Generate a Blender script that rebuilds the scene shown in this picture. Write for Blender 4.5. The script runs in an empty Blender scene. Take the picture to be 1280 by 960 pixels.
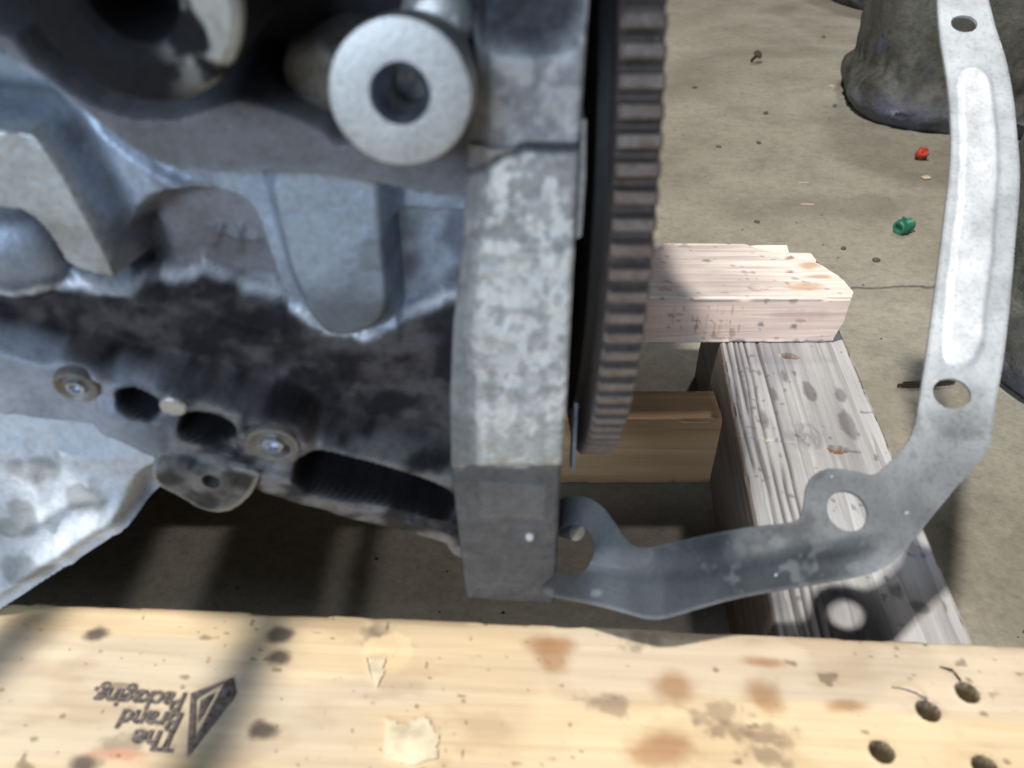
import bpy, bmesh, math, random
import numpy as np
from mathutils import Vector, Matrix
R = math.radians
random.seed(7)
SC = bpy.context.scene
COL = SC.collection

# ------------------------------------------------------------------ camera
cam = bpy.data.objects.new('camera', bpy.data.cameras.new('camera'))
COL.objects.link(cam)
cam.location = (0, 0, .41)
cam.rotation_euler = (R(90-36), 0, 0)
cam.data.sensor_width = 36
cam.data.lens = 28.125
cam.data.clip_start = .01
cam.data.clip_end = 100
cam.data.dof.use_dof = True
cam.data.dof.focus_distance = .62
cam.data.dof.aperture_fstop = 10.5
SC.camera = cam

# ------------------------------------------------------------------ light of the workshop
W = bpy.data.worlds.new('World'); SC.world = W; W.use_nodes = True
bg = W.node_tree.nodes['Background']
bg.inputs[0].default_value = (.50, .66, 1.0, 1); bg.inputs[1].default_value = .035

def area(name, loc, target, size, power, color):
    l = bpy.data.lights.new(name, 'AREA'); l.shape = 'RECTANGLE'
    l.size, l.size_y = size; l.energy = power; l.color = color
    o = bpy.data.objects.new(name, l); COL.objects.link(o)
    o.location = loc
    o.rotation_euler = (Vector(target)-Vector(loc)).to_track_quat('-Z', 'Y').to_euler()
    return o
area('skylight', (-1.02, -.58, 3.82), (.1, .4, .10), (.19, .19), 203, (1, .95, .87))
area('doorway_light', (-.9, -2.0, 1.32), (-.05, .3, .2), (1.5, .55), 48, (.68, .82, 1))
area('roof_light', (1.2, 2.6, 3.0), (.35, .8, 0), (.24, .24), 34, (1, .97, .93))

SC.view_settings.view_transform = 'Standard'
SC.view_settings.look = 'None'
SC.view_settings.exposure = .06
SC.view_settings.gamma = 1
SC.render.engine = 'CYCLES'
SC.cycles.max_bounces = 6

# ------------------------------------------------------------------ small maths
def _h(i, j, s):
    n = (i.astype(np.int64)*374761393 + j.astype(np.int64)*668265263 + s*1442695041) & 0x7fffffff
    n = ((n ^ (n >> 13))*1274126177) & 0x7fffffff
    n = n ^ (n >> 16)
    return (n & 0xffff)/65535.0
def vn(x, y, s=0):
    i, j = np.floor(x), np.floor(y); a, b = x-i, y-j
    a = a*a*(3-2*a); b = b*b*(3-2*b)
    i = i.astype(np.int64); j = j.astype(np.int64)
    return (_h(i, j, s)*(1-a)+_h(i+1, j, s)*a)*(1-b)+(_h(i, j+1, s)*(1-a)+_h(i+1, j+1, s)*a)*b
def fbm(x, y, s=0, o=4):
    t = 0; k = .5
    for n in range(o):
        t = t+k*vn(x*2**n, y*2**n, s+n*17); k *= .5
    return t/(1-.5**o)
def ss(a, b, x):
    t = np.clip((x-a)/(b-a), 0, 1); return t*t*(3-2*t)
def sdf(P, x, y):
    P = np.array(P, float); n = len(P)
    d = np.full(x.shape, 1e9); sg = np.ones(x.shape)
    for i in range(n):
        ax, ay = P[i]; bx, by = P[i-1]
        ex, ey = bx-ax, by-ay; wx, wy = x-ax, y-ay
        t = np.clip((wx*ex+wy*ey)/(ex*ex+ey*ey+1e-15), 0, 1)
        d = np.minimum(d, (wx-ex*t)**2+(wy-ey*t)**2)
        c1 = y >= ay; c2 = y < by; c3 = ex*wy > ey*wx
        sg = np.where((c1 & c2 & c3) | (~c1 & ~c2 & ~c3), -sg, sg)
    return np.sqrt(d)*sg
def sdline(P, x, y):
    d = np.full(x.shape, 1e9)
    for i in range(len(P)-1):
        ax, ay = P[i]; ex, ey = P[i+1][0]-ax, P[i+1][1]-ay
        wx, wy = x-ax, y-ay
        t = np.clip((wx*ex+wy*ey)/(ex*ex+ey*ey+1e-15), 0, 1)
        d = np.minimum(d, (wx-ex*t)**2+(wy-ey*t)**2)
    return np.sqrt(d)
def smoothpoly(P, k=2):
    P = [tuple(p) for p in P]
    for _ in range(k):
        Q = []
        for i in range(len(P)):
            a, b = P[i], P[(i+1) % len(P)]
            Q += [(a[0]*.75+b[0]*.25, a[1]*.75+b[1]*.25), (a[0]*.25+b[0]*.75, a[1]*.25+b[1]*.75)]
        P = Q
    return P
def lerp(a, b, t): return a+(b-a)*t
def mixc(c, col, m): return c*(1-m[:, None])+np.array(col)*m[:, None]

# ------------------------------------------------------------------ object helpers
def empty(name, loc=(0, 0, 0)):
    o = bpy.data.objects.new(name, None); COL.objects.link(o); o.location = loc
    o.empty_display_size = .02; return o
def tag(o, label=None, cat=None, group=None, kind=None):
    if label: o['label'] = label
    if cat: o['category'] = cat
    if group: o['group'] = group
    if kind: o['kind'] = kind
    return o
def meshobj(name, V, F, mat, parent=None, smooth=True, col=None, grime=None):
    me = bpy.data.meshes.new(name)
    me.from_pydata([tuple(v) for v in np.asarray(V, float).tolist()], [], [tuple(f) for f in F])
    me.update()
    if smooth: me.polygons.foreach_set('use_smooth', [True]*len(me.polygons))
    if col is not None:
        a = me.color_attributes.new('albedo', 'FLOAT_COLOR', 'POINT')
        c4 = np.ones((len(col), 4), np.float32); c4[:, :3] = np.clip(col, 0, 2)
        a.data.foreach_set('color', c4.ravel())
    if grime is not None:
        a = me.attributes.new('grime', 'FLOAT', 'POINT')
        a.data.foreach_set('value', np.asarray(grime, np.float32))
    if mat: me.materials.append(mat)
    o = bpy.data.objects.new(name, me); COL.objects.link(o)
    if parent: o.parent = parent
    return o
def bmobj(name, bm, mat, parent=None, smooth=False):
    me = bpy.data.meshes.new(name); bm.to_mesh(me); bm.free()
    if smooth: me.polygons.foreach_set('use_smooth', [True]*len(me.polygons))
    me.materials.append(mat)
    o = bpy.data.objects.new(name, me); COL.objects.link(o)
    if parent: o.parent = parent
    return o
def trimgrid(u0, u1, v0, v1, res, sd):
    """a grid cut to the region sd(u,v)<0, its rim snapped onto the outline"""
    nu, nv = int((u1-u0)/res)+1, int((v1-v0)/res)+1
    u = u0+np.arange(nu)*res; v = v0+np.arange(nv)*res
    Ug, Vg = np.meshgrid(u, v); Uf, Vf = Ug.ravel(), Vg.ravel()
    if sd is None:
        ok = np.ones(len(Uf), bool)
    else:
        d = sd(Uf, Vf); ok = d < res*.75
        near = (d > -res*.45) & ok
        e = res*.2
        for _ in range(3):
            x, y = Uf[near], Vf[near]; dd = sd(x, y)
            gx = (sd(x+e, y)-sd(x-e, y))/(2*e); gy = (sd(x, y+e)-sd(x, y-e))/(2*e)
            g = np.maximum(gx*gx+gy*gy, .3)
            Uf[near] = x-dd*gx/g; Vf[near] = y-dd*gy/g
    idx = np.arange(nu*nv).reshape(nv, nu)
    q = np.stack([idx[:-1, :-1], idx[:-1, 1:], idx[1:, 1:], idx[1:, :-1]], -1).reshape(-1, 4)
    q = q[ok[q].all(1)]
    used = np.zeros(nu*nv, bool); used[q.ravel()] = True
    mp = np.cumsum(used)-1
    return Uf[used], Vf[used], mp[q]
def rim(q):
    """directed boundary edges of a quad list"""
    e = np.concatenate([q[:, [0, 1]], q[:, [1, 2]], q[:, [2, 3]], q[:, [3, 0]]])
    key = np.minimum(e[:, 0], e[:, 1])*10**7+np.maximum(e[:, 0], e[:, 1])
    un, inv, cnt = np.unique(key, return_inverse=True, return_counts=True)
    return e[cnt[inv] == 1]
def slab(name, front, back, q, mat, parent, col=None, grime=None, closed=True, keep=None):
    """front sheet + back sheet + side walls along the rim"""
    n = len(front); b = rim(q)
    if keep is not None: b = b[keep[b].all(1)]
    V = np.concatenate([front, back])
    F = q.tolist()
    if closed: F += (q[:, ::-1]+n).tolist()
    F += np.stack([b[:, 1], b[:, 0], b[:, 0]+n, b[:, 1]+n], -1).tolist()
    if col is not None: col = np.concatenate([col, col])
    if grime is not None: grime = np.concatenate([grime, grime])
    o = meshobj(name, V, F, mat, parent, True, col, grime)
    m = o.modifiers.new('edge', 'EDGE_SPLIT'); m.split_angle = R(50)
    return o
def lathe(name, prof, n, mat, parent, M=None, wob=0, seed=1, caps=True):
    """prof: (radius, along) points; axis = local -Y (towards the viewer), then matrix M"""
    V = []; F = []; m = len(prof); rnd = random.Random(seed)
    ph = [rnd.random()*6 for _ in range(3)]
    for i in range(n):
        a = 2*math.pi*i/n
        w = 1+wob*(math.sin(2*a+ph[0])+.6*math.sin(3*a+ph[1])+.4*math.sin(7*a+ph[2]))
        for r, t in prof: V.append((r*w*math.cos(a), -t, r*w*math.sin(a)))
    for i in range(n):
        j = (i+1) % n
        for k in range(m-1):
            F.append((i*m+k, i*m+k+1, j*m+k+1, j*m+k))
    if caps and prof[0][0] > 1e-6: F.append([i*m for i in range(n)])
    if caps and prof[-1][0] > 1e-6: F.append([i*m+m-1 for i in range(n)][::-1])
    o = meshobj(name, V, F, mat, parent)
    bm = bmesh.new(); bm.from_mesh(o.data)
    bmesh.ops.remove_doubles(bm, verts=bm.verts, dist=1e-6)
    bmesh.ops.recalc_face_normals(bm, faces=bm.faces); bm.to_mesh(o.data); bm.free()
    e = o.modifiers.new('edge', 'EDGE_SPLIT'); e.split_angle = R(35)
    if M is not None: o.matrix_local = M
    return o

# ------------------------------------------------------------------ materials
class NT:
    def __init__(s, name):
        s.m = bpy.data.materials.new(name); s.m.use_nodes = True
        s.t = s.m.node_tree; s.b = s.t.nodes['Principled BSDF']; s.co = s.n('ShaderNodeTexCoord').outputs['Object']
    def n(s, kind, **kw):
        x = s.t.nodes.new(kind)
        for k, v in kw.items(): setattr(x, k, v)
        return x
    def set(s, node, sock, val):
        if isinstance(val, bpy.types.NodeSocket): s.t.links.new(val, node.inputs[sock])
        else: node.inputs[sock].default_value = val
    def mapc(s, scale, loc=(0, 0, 0)):
        x = s.n('ShaderNodeMapping'); s.set(x, 'Vector', s.co); x.inputs['Scale'].default_value = scale; x.inputs['Location'].default_value = loc
        return x.outputs[0]
    def noise(s, scale, detail=4, rough=.55, vec=None, dist=0):
        x = s.n('ShaderNodeTexNoise'); s.set(x, 'Vector', vec or s.co)
        x.inputs['Scale'].default_value = scale; x.inputs['Detail'].default_value = detail
        x.inputs['Roughness'].default_value = rough; x.inputs['Distortion'].default_value = dist
        return x.outputs[0]
    def ramp(s, fac, stops):
        x = s.n('ShaderNodeValToRGB'); s.set(x, 0, fac); e = x.color_ramp.elements
        while len(e) < len(stops): e.new(.5)
        for k, (p, c) in zip(e, stops):
            k.position = p; k.color = (c, c, c, 1) if not hasattr(c, '__len__') else (*c, 1)
        return x.outputs[0]
    def mix(s, fac, a, b, mode='MIX'):
        x = s.n('ShaderNodeMix', data_type='RGBA', blend_type=mode)
        s.set(x, 'Factor', fac); s.set(x, 6, a); s.set(x, 7, b); return x.outputs[2]
    def math(s, op, a, b=0.0, clamp=False):
        x = s.n('ShaderNodeMath', operation=op, use_clamp=clamp); s.set(x, 0, a); s.set(x, 1, b); return x.outputs[0]
    def attr(s, name):
        return s.n('ShaderNodeAttribute', attribute_name=name)
    def bump(s, h, strength, dist):
        x = s.n('ShaderNodeBump'); s.set(x, 'Height', h); x.inputs['Strength'].default_value = strength
        x.inputs['Distance'].default_value = dist; s.t.links.new(x.outputs[0], s.b.inputs['Normal'])
    def fin(s, color, rough, metal=0.0, spec=.5):
        s.set(s.b, 'Base Color', color); s.set(s.b, 'Roughness', rough); s.set(s.b, 'Metallic', metal)
        s.b.inputs['Specular IOR Level'].default_value = spec
        return s.m

def mat_cast():
    """cast aluminium whose albedo and dirt come from the mesh"""
    t = NT('cast_aluminium')
    a = t.attr('albedo').outputs['Color']; g = t.attr('grime').outputs['Fac']
    sp = t.noise(420, 3, .6); bl = t.noise(70, 5, .65)
    c = t.mix(1.0, a, t.ramp(bl, [(.3, .78), (.55, 1.0), (.75, 1.1)]), 'MULTIPLY')
    c = t.mix(1.0, c, t.ramp(sp, [(.3, .85), (.55, 1.03)]), 'MULTIPLY')
    t.bump(t.math('ADD', t.math('MULTIPLY', sp, .6), t.math('MULTIPLY', bl, .4)), .45, .0012)
    metal = t.math('MULTIPLY', t.math('SUBTRACT', 1.0, g), .55, True)
    rough = t.math('ADD', t.math('MULTIPLY', g, .22), t.math('ADD', .40, t.math('MULTIPLY', bl, .2)))
    m = t.fin(c, rough, metal)
    t.set(t.b, 'Specular IOR Level', t.math('MULTIPLY', t.math('SUBTRACT', 1.08, g), .5, True))
    return m
def mat_metal(name, c0, c1, rough=.4, metal=.85, s1=60, s2=500, bump=.2, spots=None):
    t = NT(name)
    n1 = t.noise(s1, 5, .65); n2 = t.noise(s2, 3, .6)
    c = t.mix(t.ramp(n1, [(.35, 0.0), (.68, 1.0)]), (*c0, 1), (*c1, 1))
    c = t.mix(1.0, c, t.ramp(n2, [(.32, .72), (.5, 1.0)]), 'MULTIPLY')
    if spots:
        v = t.noise(spots[0], 2, .5)
        c = t.mix(t.ramp(v, [(spots[1], 0.0), (spots[1]+.04, 1.0)]), c, (*spots[2], 1))
    t.bump(n2, bump, .0008)
    return t.fin(c, t.math('ADD', rough-.1, t.math('MULTIPLY', n1, .25)), metal)
def mat_wood(name, dark, light, ring=7.0, bump=.5, rough=.75, grain=.5):
    """grain runs along local X; stains come from the mesh"""
    t = NT(name)
    a = t.attr('albedo').outputs['Color']
    v = t.mapc((5, 70, 70)); f = t.noise(1.0, 6, .6, v, .4)
    v2 = t.mapc((1.2, ring*4, ring*4)); w = t.noise(1.0, 2, .5, v2, .8)
    rings = t.math('FRACT', t.math('MULTIPLY', w, 7.0))
    rr = t.ramp(rings, [(0, 0.0), (.75, .7), (.93, 1.0), (1, 0.0)])
    v3 = t.mapc((14, 420, 420)); f3 = t.noise(1.0, 3, .6, v3)
    m = t.math('ADD', t.math('MULTIPLY', rr, .45), t.math('MULTIPLY', f, .55))
    c = t.mix(t.ramp(m, [(.2, 1.0), (.75, 0.0)]), (*dark, 1), (*light, 1))
    c = t.mix(grain, c, t.ramp(f3, [(.3, .6), (.6, 1.1)]), 'MULTIPLY')
    sp = t.noise(260, 2, .5)
    c = t.mix(t.ramp(sp, [(.72, 0.0), (.80, .4)]), c, (.09, .07, .055, 1))
    c = t.mix(1.0, c, a, 'MULTIPLY')
    t.bump(t.math('ADD', t.math('MULTIPLY', f3, .5), t.math('MULTIPLY', m, -.6)), bump, .0012)
    return t.fin(c, rough, 0, .3)
def mat_concrete():
    t = NT('concrete')
    a = t.noise(1.6, 6, .62); b = t.noise(9, 6, .65, dist=.3); c_ = t.noise(70, 5, .7); d = t.noise(420, 3, .6)
    c = t.mix(t.ramp(a, [(.35, 0.0), (.65, 1.0)]), (.245, .226, .180, 1), (.345, .322, .268, 1))
    c = t.mix(1.0, c, t.ramp(b, [(.3, .76), (.5, .99), (.7, 1.08)]), 'MULTIPLY')
    c = t.mix(1.0, c, t.ramp(t.noise(190, 4, .7), [(.32, .84), (.52, 1.0), (.7, 1.08)]), 'MULTIPLY')
    c = t.mix(1.0, c, t.ramp(c_, [(.3, .8), (.52, 1.0), (.72, 1.1)]), 'MULTIPLY')
    c = t.mix(t.ramp(d, [(.72, 0.0), (.80, .5)]), c, (.12, .11, .09, 1))
    st = t.noise(3.2, 3, .5, t.mapc((1, 1, 1), (4.2, 1.3, 0)), .4)
    c = t.mix(t.ramp(st, [(.52, 0.0), (.70, .6)]), c, (.15, .135, .105, 1))
    # hair crack across the slab
    x = t.n('ShaderNodeSeparateXYZ'); t.set(x, 0, t.co)
    wob = t.math('MULTIPLY', t.math('SUBTRACT', t.noise(14, 4, .6), .5), .03)
    ln = t.math('ABSOLUTE', t.math('SUBTRACT', t.math('ADD', x.outputs[1], wob), t.math('ADD', .722, t.math('MULTIPLY', x.outputs[0], .035))))
    cr = t.ramp(ln, [(.0, 1.0), (.0022, .0)])
    c = t.mix(t.math('MULTIPLY', cr, .8), c, (.05, .045, .04, 1))
    h = t.math('ADD', t.math('MULTIPLY', c_, .6), t.math('ADD', t.math('MULTIPLY', d, .25), t.math('MULTIPLY', cr, -.6)))
    t.bump(h, .5, .003)
    return t.fin(c, t.math('SUBTRACT', .92, t.math('MULTIPLY', b, .25)), 0, .3)
def mat_plain(name, c, rough=.6, metal=0.0, s=200, amt=.35, bump=.2):
    t = NT(name); n = t.noise(s, 4, .6)
    k = t.mix(1.0, (*c, 1), t.ramp(n, [(.3, 1-amt), (.7, 1+amt*.5)]), 'MULTIPLY')
    t.bump(n, bump, .001)
    return t.fin(k, rough, metal)
def mat_attr(name, rough=.7, s=140, bump=.4, metal=0.0):
    t = NT(name); n = t.noise(s, 5, .65); n2 = t.noise(s*.2, 4, .6)
    c = t.mix(1.0, t.attr('albedo').outputs['Color'], t.ramp(n, [(.3, .65), (.65, 1.15)]), 'MULTIPLY')
    t.bump(t.math('ADD', n, t.math('MULTIPLY', n2, 2.0)), bump, .003)
    return t.fin(c, t.math('ADD', rough-.1, t.math('MULTIPLY', n, .2)), metal, .35)

M = dict(
    cast=mat_cast(),
    boss=mat_metal('boss_aluminium', (.46, .46, .445), (.58, .58, .565), .42, .5, 90, 700, .2),
    dark=mat_metal('blocker_dark', (.035, .035, .04), (.11, .11, .115), .55, .3, 80, 400, .4),
    gear=mat_metal('ring_gear_steel', (.085, .07, .063), (.14, .115, .105), (.70), .25, 130, 600, .5, (70, .66, (.14, .095, .07))),
    gearland=mat_metal('worn_tooth_steel', (.18, .135, .115), (.27, .225, .20), .55, .3, 160, 600, .5, (70, .66, (.17, .12, .095))),
    black=mat_plain('black_steel', (.012, .012, .013), .55),
    bolt=mat_metal('zinc_bolt', (.35, .40, .52), (.55, .60, .70), .3, .9),
    washer=mat_metal('oily_washer', (.16, .15, .135), (.27, .26, .24), .5, .4),
    plate=None,
    front=mat_wood('yellow_pine', (.605, .50, .36), (.65, .55, .405), 5, .06, .8, .18),
    rear=mat_wood('sawn_pine', (.72, .64, .58), (.84, .77, .71), 6, .35, .8, .35),
    grey=mat_wood('weathered_pine', (.30, .295, .30), (.45, .45, .455), 9, .4, .85, .35),
    brown=mat_wood('brown_pine', (.46, .29, .155), (.58, .38, .21), 6, .2, .8, .3),
    concrete=mat_concrete(),
    tub=mat_attr('dirty_plastic', .75, 120, .55),
    paper=mat_plain('torn_paper', (.70, .60, .42), .85, 0, 90, .35, .5),
    ink=mat_plain('stamp_ink', (.15, .125, .115), .8, 0, 500, .9),
    green=mat_plain('green_plastic', (.03, .19, .115), .4, 0, 300, .4),
    red=mat_plain('red_plastic', (.55, .06, .03), .5),
    pebble=mat_plain('pebble', (.12, .10, .08), .8, 0, 300, .5),
    chip=mat_plain('wood_chip', (.62, .52, .40), .8),
    rust=mat_metal('rusty_steel', (.05, .04, .035), (.13, .09, .06), .7, .4),
)

# ------------------------------------------------------------------ floor
bm = bmesh.new()
bmesh.ops.create_grid(bm, x_segments=40, y_segments=40, size=1)
for v in bm.verts: v.co = Vector((v.co.x*5+.5, v.co.y*5+3, 0))
floor = bmobj('floor', bm, M['concrete']); tag(floor, kind='structure')

# ------------------------------------------------------------------ timber
def board(name, L, w, t, mat, parent, Mx, tint, relief=None, rx=.0016, ry=.0011, end=None, seed=3, wob=.0006):
    """timber along local X (0..L), width -w..0 in Y, top at z=0; tint(x,y,face)->rgb, relief(x,y)->depth on the top"""
    r = .0022
    per = []                                  # (y, z, ny, nz, face)
    ny = max(4, int((w-2*r)/ry)); nz = max(4, int((t-2*r)/(ry*2)))
    def arc(cy, cz, a0):
        for k in range(1, 4):
            a = R(a0-k*22.5); per.append((cy+r*math.cos(a), cz+r*math.sin(a), math.cos(a), math.sin(a), 1))
    for k in range(ny+1): per.append((-w+r+(w-2*r)*k/ny, 0, 0, 1, 0))
    arc(-r, -r, 90)
    for k in range(nz+1): per.append((0, -r-(t-2*r)*k/nz, 1, 0, 1))
    arc(-r, -t+r, 0)
    for k in range(13): per.append((-r-(w-2*r)*k/12, -t, 0, -1, 2))
    arc(-w+r, -t+r, -90)
    for k in range(nz+1): per.append((-w, -t+r+(t-2*r)*k/nz, -1, 0, 3))
    arc(-w+r, -r, 180)
    per = np.array(per); m = len(per); nx = int(L/rx)+1
    xs = np.linspace(0, L, nx)
    X = np.repeat(xs, m); Y = np.tile(per[:, 0], nx); Z = np.tile(per[:, 1], nx)
    NY = np.tile(per[:, 2], nx); NZ = np.tile(per[:, 3], nx); FC = np.tile(per[:, 4], nx)
    S = np.where(FC == 0, Y, np.where(FC == 2, -Y+.3, Z+.6*FC))
    d = (fbm(X*9, S*160, seed, 3)-.5)*wob*2+(fbm(X*5, S*18, seed+5, 3)-.5)*wob*3.0
    edge = (np.abs(NY) > .1) & (np.abs(NZ) > .1)
    d = d-np.where(edge, ss(.5, .8, fbm(X*60, S*5+Y*40, seed+9, 3))*.0022, 0)
    if relief is not None: d = d+np.where(NZ > .5, relief(X, Y), 0)
    Y2, Z2 = Y+NY*d, Z+NZ*d
    if end is not None:
        X = X+end(Y, Z)*ss(L-.08, L, X)
    V = np.stack([X, Y2, Z2], 1)
    c = tint(X, Y, Z, FC)
    i = np.arange(nx-1)[:, None]*m; j = np.arange(m)[None, :]; j2 = (j+1) % m
    q = np.stack([i+j, i+j2, i+m+j2, i+m+j], -1).reshape(-1, 4)
    F = q[:, ::-1].tolist()
    F.append(list(range(m))); F.append(list(range((nx-1)*m, nx*m))[::-1])
    o = meshobj(name, V, F, mat, parent, True, c)
    e = o.modifiers.new('edge', 'EDGE_SPLIT'); e.split_angle = R(60)
    bm = bmesh.new(); bm.from_mesh(o.data); bmesh.ops.recalc_face_normals(bm, faces=bm.faces); bm.to_mesh(o.data); bm.free()
    o.matrix_local = Mx
    return o
def frame(p, q, z):
    """local X from p to q (seen from above), top at z"""
    a = math.atan2(q[1]-p[1], q[0]-p[0])
    return Matrix.Translation((p[0], p[1], z)) @ Matrix.Rotation(a, 4, 'Z')
def spot(X, Y, cx, cy, rx, ry, soft=.5, n=60, amp=.5, seed=1):
    d = np.sqrt(((X-cx)/rx)**2+((Y-cy)/ry)**2)+(fbm(X*n, Y*n, seed, 3)-.5)*amp*2
    return 1-ss(1-soft, 1+soft*.4, d)
def to_local(Mx, pts, z):
    I = Mx.inverted(); return [tuple((I @ Vector((p[0], p[1], z)))[:2]) for p in pts]

pallet = tag(empty('wooden_pallet', (0, .35, 0)), 'wooden pallet of mismatched timbers under the engine', 'pallet')
PO = Matrix.Translation((0, -.35, 0))

# front plank, yellow, with the printed stamp
A, B = [(-0.2247,0.2283),(0.2129,0.2056)]
dx, dy = B[0]-A[0], B[1]-A[1]; ln = math.hypot(dx, dy); ux, uy = dx/ln, dy/ln
FP0 = (A[0]-ux*.28, A[1]-uy*.28); FM = frame(FP0, B, .127); FL = ln+.28+.16
def loc(lst): return to_local(FM, lst, .127)
HO = loc([(0.1362,0.1588),(0.1602,0.1752),(0.1789,0.1830),(0.1713,0.1528)])
DK = loc([(-0.1743,0.2103),(-0.0957,0.1994),(-0.0936,0.1676),(-0.1560,0.1542),(-0.0976,0.2103)])
BR = loc([(0.0643,0.1858),(0.0560,0.1588),(0.1025,0.1968),(0.0987,0.1816),(0.0166,0.2056),(0.1302,0.1775),(0.0164,0.1998)])
BRr = [(.0115,.0085),(.015,.008),(.010,.0035),(.008,.008),(.012,.005),(.009,.0035),(.008,.008)]
TN = loc([(-0.0551,0.1905),(-0.0382,0.1635),(-0.0496,0.2029),(-0.0312,0.1619)])
SM = loc([(-0.0574,0.2115),(-0.0535,0.2075),(0.0373,0.1782),(0.0802,0.1682),(0.0960,0.1650),(0.0939,0.1573),(0.0800,0.1748),(0.0535,0.2075),(-0.1451,0.1603)])
PK = loc([(-0.1440,0.1576)])
def relief_front(X, Y):
    h = np.zeros_like(X)
    for k, (a, b) in enumerate(HO):
        r = .0041
        d = np.sqrt(((X-a)/1.0)**2+((Y-b)/1.0)**2)/r
        h = h-np.where(d < 1, .026*np.clip(1-d**3, 0, 1), 0)+.0004*np.exp(-((d-1.25)/.2)**2)
    for a, b in TN[:0]:
        h = h-.0012*spot(X, Y, a, b, .010, .008, .15, 200, .3, 4)
    return h
def tint_front(X, Y, Z, FC):
    c = np.ones((len(X), 3))
    big = fbm(X*7, Y*26, 31, 4)
    c = c*(.90+.22*(big-.5))[:, None]
    g = ss(.50, .75, fbm(X*5+9, Y*14, 41, 4)); c = mixc(c, (.82, .79, .80), g*.5)
    y2 = ss(.52, .7, fbm(X*6+2, Y*22, 47, 3)); c = mixc(c, (1.04, .92, .72), y2*.6)
    top = FC == 0
    for k, (a, b) in enumerate(BR):
        m = spot(X, Y, a, b, *BRr[k], .7, 140, .35, 50+k)*top; c = mixc(c, (.50, .31, .19), m*.78)
    for k, (a, b) in enumerate(DK):
        m = spot(X, Y, a, b, .0062, .0045, .6, 200, .35, 70+k)*top; c = mixc(c, (.12, .11, .13), m*.9)
    for k, (a, b) in enumerate(SM):
        m = spot(X, Y, a, b, .010, .005, .7, 260, .9, 90+k)*top; c = mixc(c, (.30, .26, .25), m*.6)
    for a, b in TN[2:3]:
        m = spot(X, Y, a, b, .011, .009, .12, 200, .35, 4)*top; c = mixc(c, (1.15, 1.05, .88), m*.8)
    for a, b in PK:
        m = spot(X, Y, a, b, .012, .003, .7, 200, .5, 6)*top; c = mixc(c, (1.0, .55, .5), m*.6)
    for a, b in HO:
        d = np.sqrt((X-a)**2+(Y-b)**2); c = mixc(c, (.17, .155, .115), (1-ss(.0042, .0050, d))*top)  # hole insides painted dark to hold their shade
    pl = ss(.5, .68, fbm(X*22+5, Y*40, 131, 4))*top; c = c*(1+.07*pl[:, None])
    gr = ss(.52, .66, fbm(X*30+1, Y*60+3, 133, 4))*top; c = c*(1-gr[:, None]*np.array([.12, .15, .17]))
    sk = ss(.955, .975, vn(X*420, Y*420, 135))*ss(.35, .6, fbm(X*9, Y*16, 137, 2))*top; c = mixc(c, (.14, .12, .11), sk*.8)
    ed = (1-ss(.001, .006, -Y))*ss(.45, .6, fbm(X*40, Y*200, 139, 3)); c = mixc(c, (.45, .38, .32), ed*.6)
    fl = ss(.80, .88, fbm(X*170, Y*210, 99, 2))*top; c = mixc(c, (.25, .21, .18), fl*.7)
    fl = ss(.93, .96, vn(X*300, Y*340, 101))*top*ss(.4, .6, fbm(X*12, Y*20, 7, 2)); c = mixc(c, (.15, .13, .12), fl*.7)
    return c
fplank = board('plank', FL, .089, .038, M['front'], pallet, PO @ FM, tint_front, relief_front, .0008, .0008, seed=11, wob=.0004)
fplank['label'] = 'yellow plank with printed triangle stamp and nail holes'
# splinters standing out of the nail holes
def splinter(parent, mat, pts, w, name='splinter'):
    V = []; F = []
    for i, (x, y, z) in enumerate(pts):
        k = w*(1-.8*i/(len(pts)-1))
        V += [(x, y-k, z), (x, y+k, z), (x+k*.2, y, z+k*.8)]
    for i in range(len(pts)-1):
        for a in range(3):
            b = (a+1) % 3; F.append((i*3+a, i*3+b, i*3+3+b, i*3+3+a))
    F.append((0, 2, 1)); F.append((len(V)-3, len(V)-2, len(V)-1))
    return meshobj(name, V, F, mat, parent)
a, b = HO[1]
splinter(fplank, M['chip'], [(a+.001, b+.005, .0006), (a-.003, b+.0075, .0022), (a-.007, b+.009, .0016), (a-.011, b+.0095, .0008)], .0013)
a, b = HO[2]
splinter(fplank, M['grey'], [(a-.001, b+.005, .0006), (a-.003, b+.009, .0018), (a-.007, b+.011, .0010)], .0010)

def torn(name, P, z, mat, seed):
    rn = random.Random(seed); Q = []
    for i in range(len(P)):
        a, b = P[i], P[(i+1) % len(P)]
        for k in range(6):
            f = k/6; Q.append((lerp(a[0], b[0], f)+rn.uniform(-1, 1)*.0007, lerp(a[1], b[1], f)+rn.uniform(-1, 1)*.0007))
    n = len(Q); V = [(x, y, z+.0005) for x, y in Q]+[(x, y, -.001) for x, y in Q]
    F = [list(range(n))]+[(i, i+n, (i+1) % n+n, (i+1) % n) for i in range(n)]
    o = meshobj(name, V, F, mat, fplank, False)
    bm = bmesh.new(); bm.from_mesh(o.data); bmesh.ops.recalc_face_normals(bm, faces=bm.faces); bm.to_mesh(o.data); bm.free()
torn('paper_scrap', loc([(-0.0482,0.1715),(-0.0400,0.1689),(-0.0331,0.1732),(-0.0276,0.1650),(-0.0278,0.1558),(-0.0372,0.1534),(-0.0465,0.1558)]), .0006, M['paper'], 1)
torn('paper_scrap', loc([(-0.0598,0.1983),(-0.0524,0.1990),(-0.0511,0.1916),(-0.0536,0.1844),(-0.0569,0.1894)]), .0006, M['paper'], 2)
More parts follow.
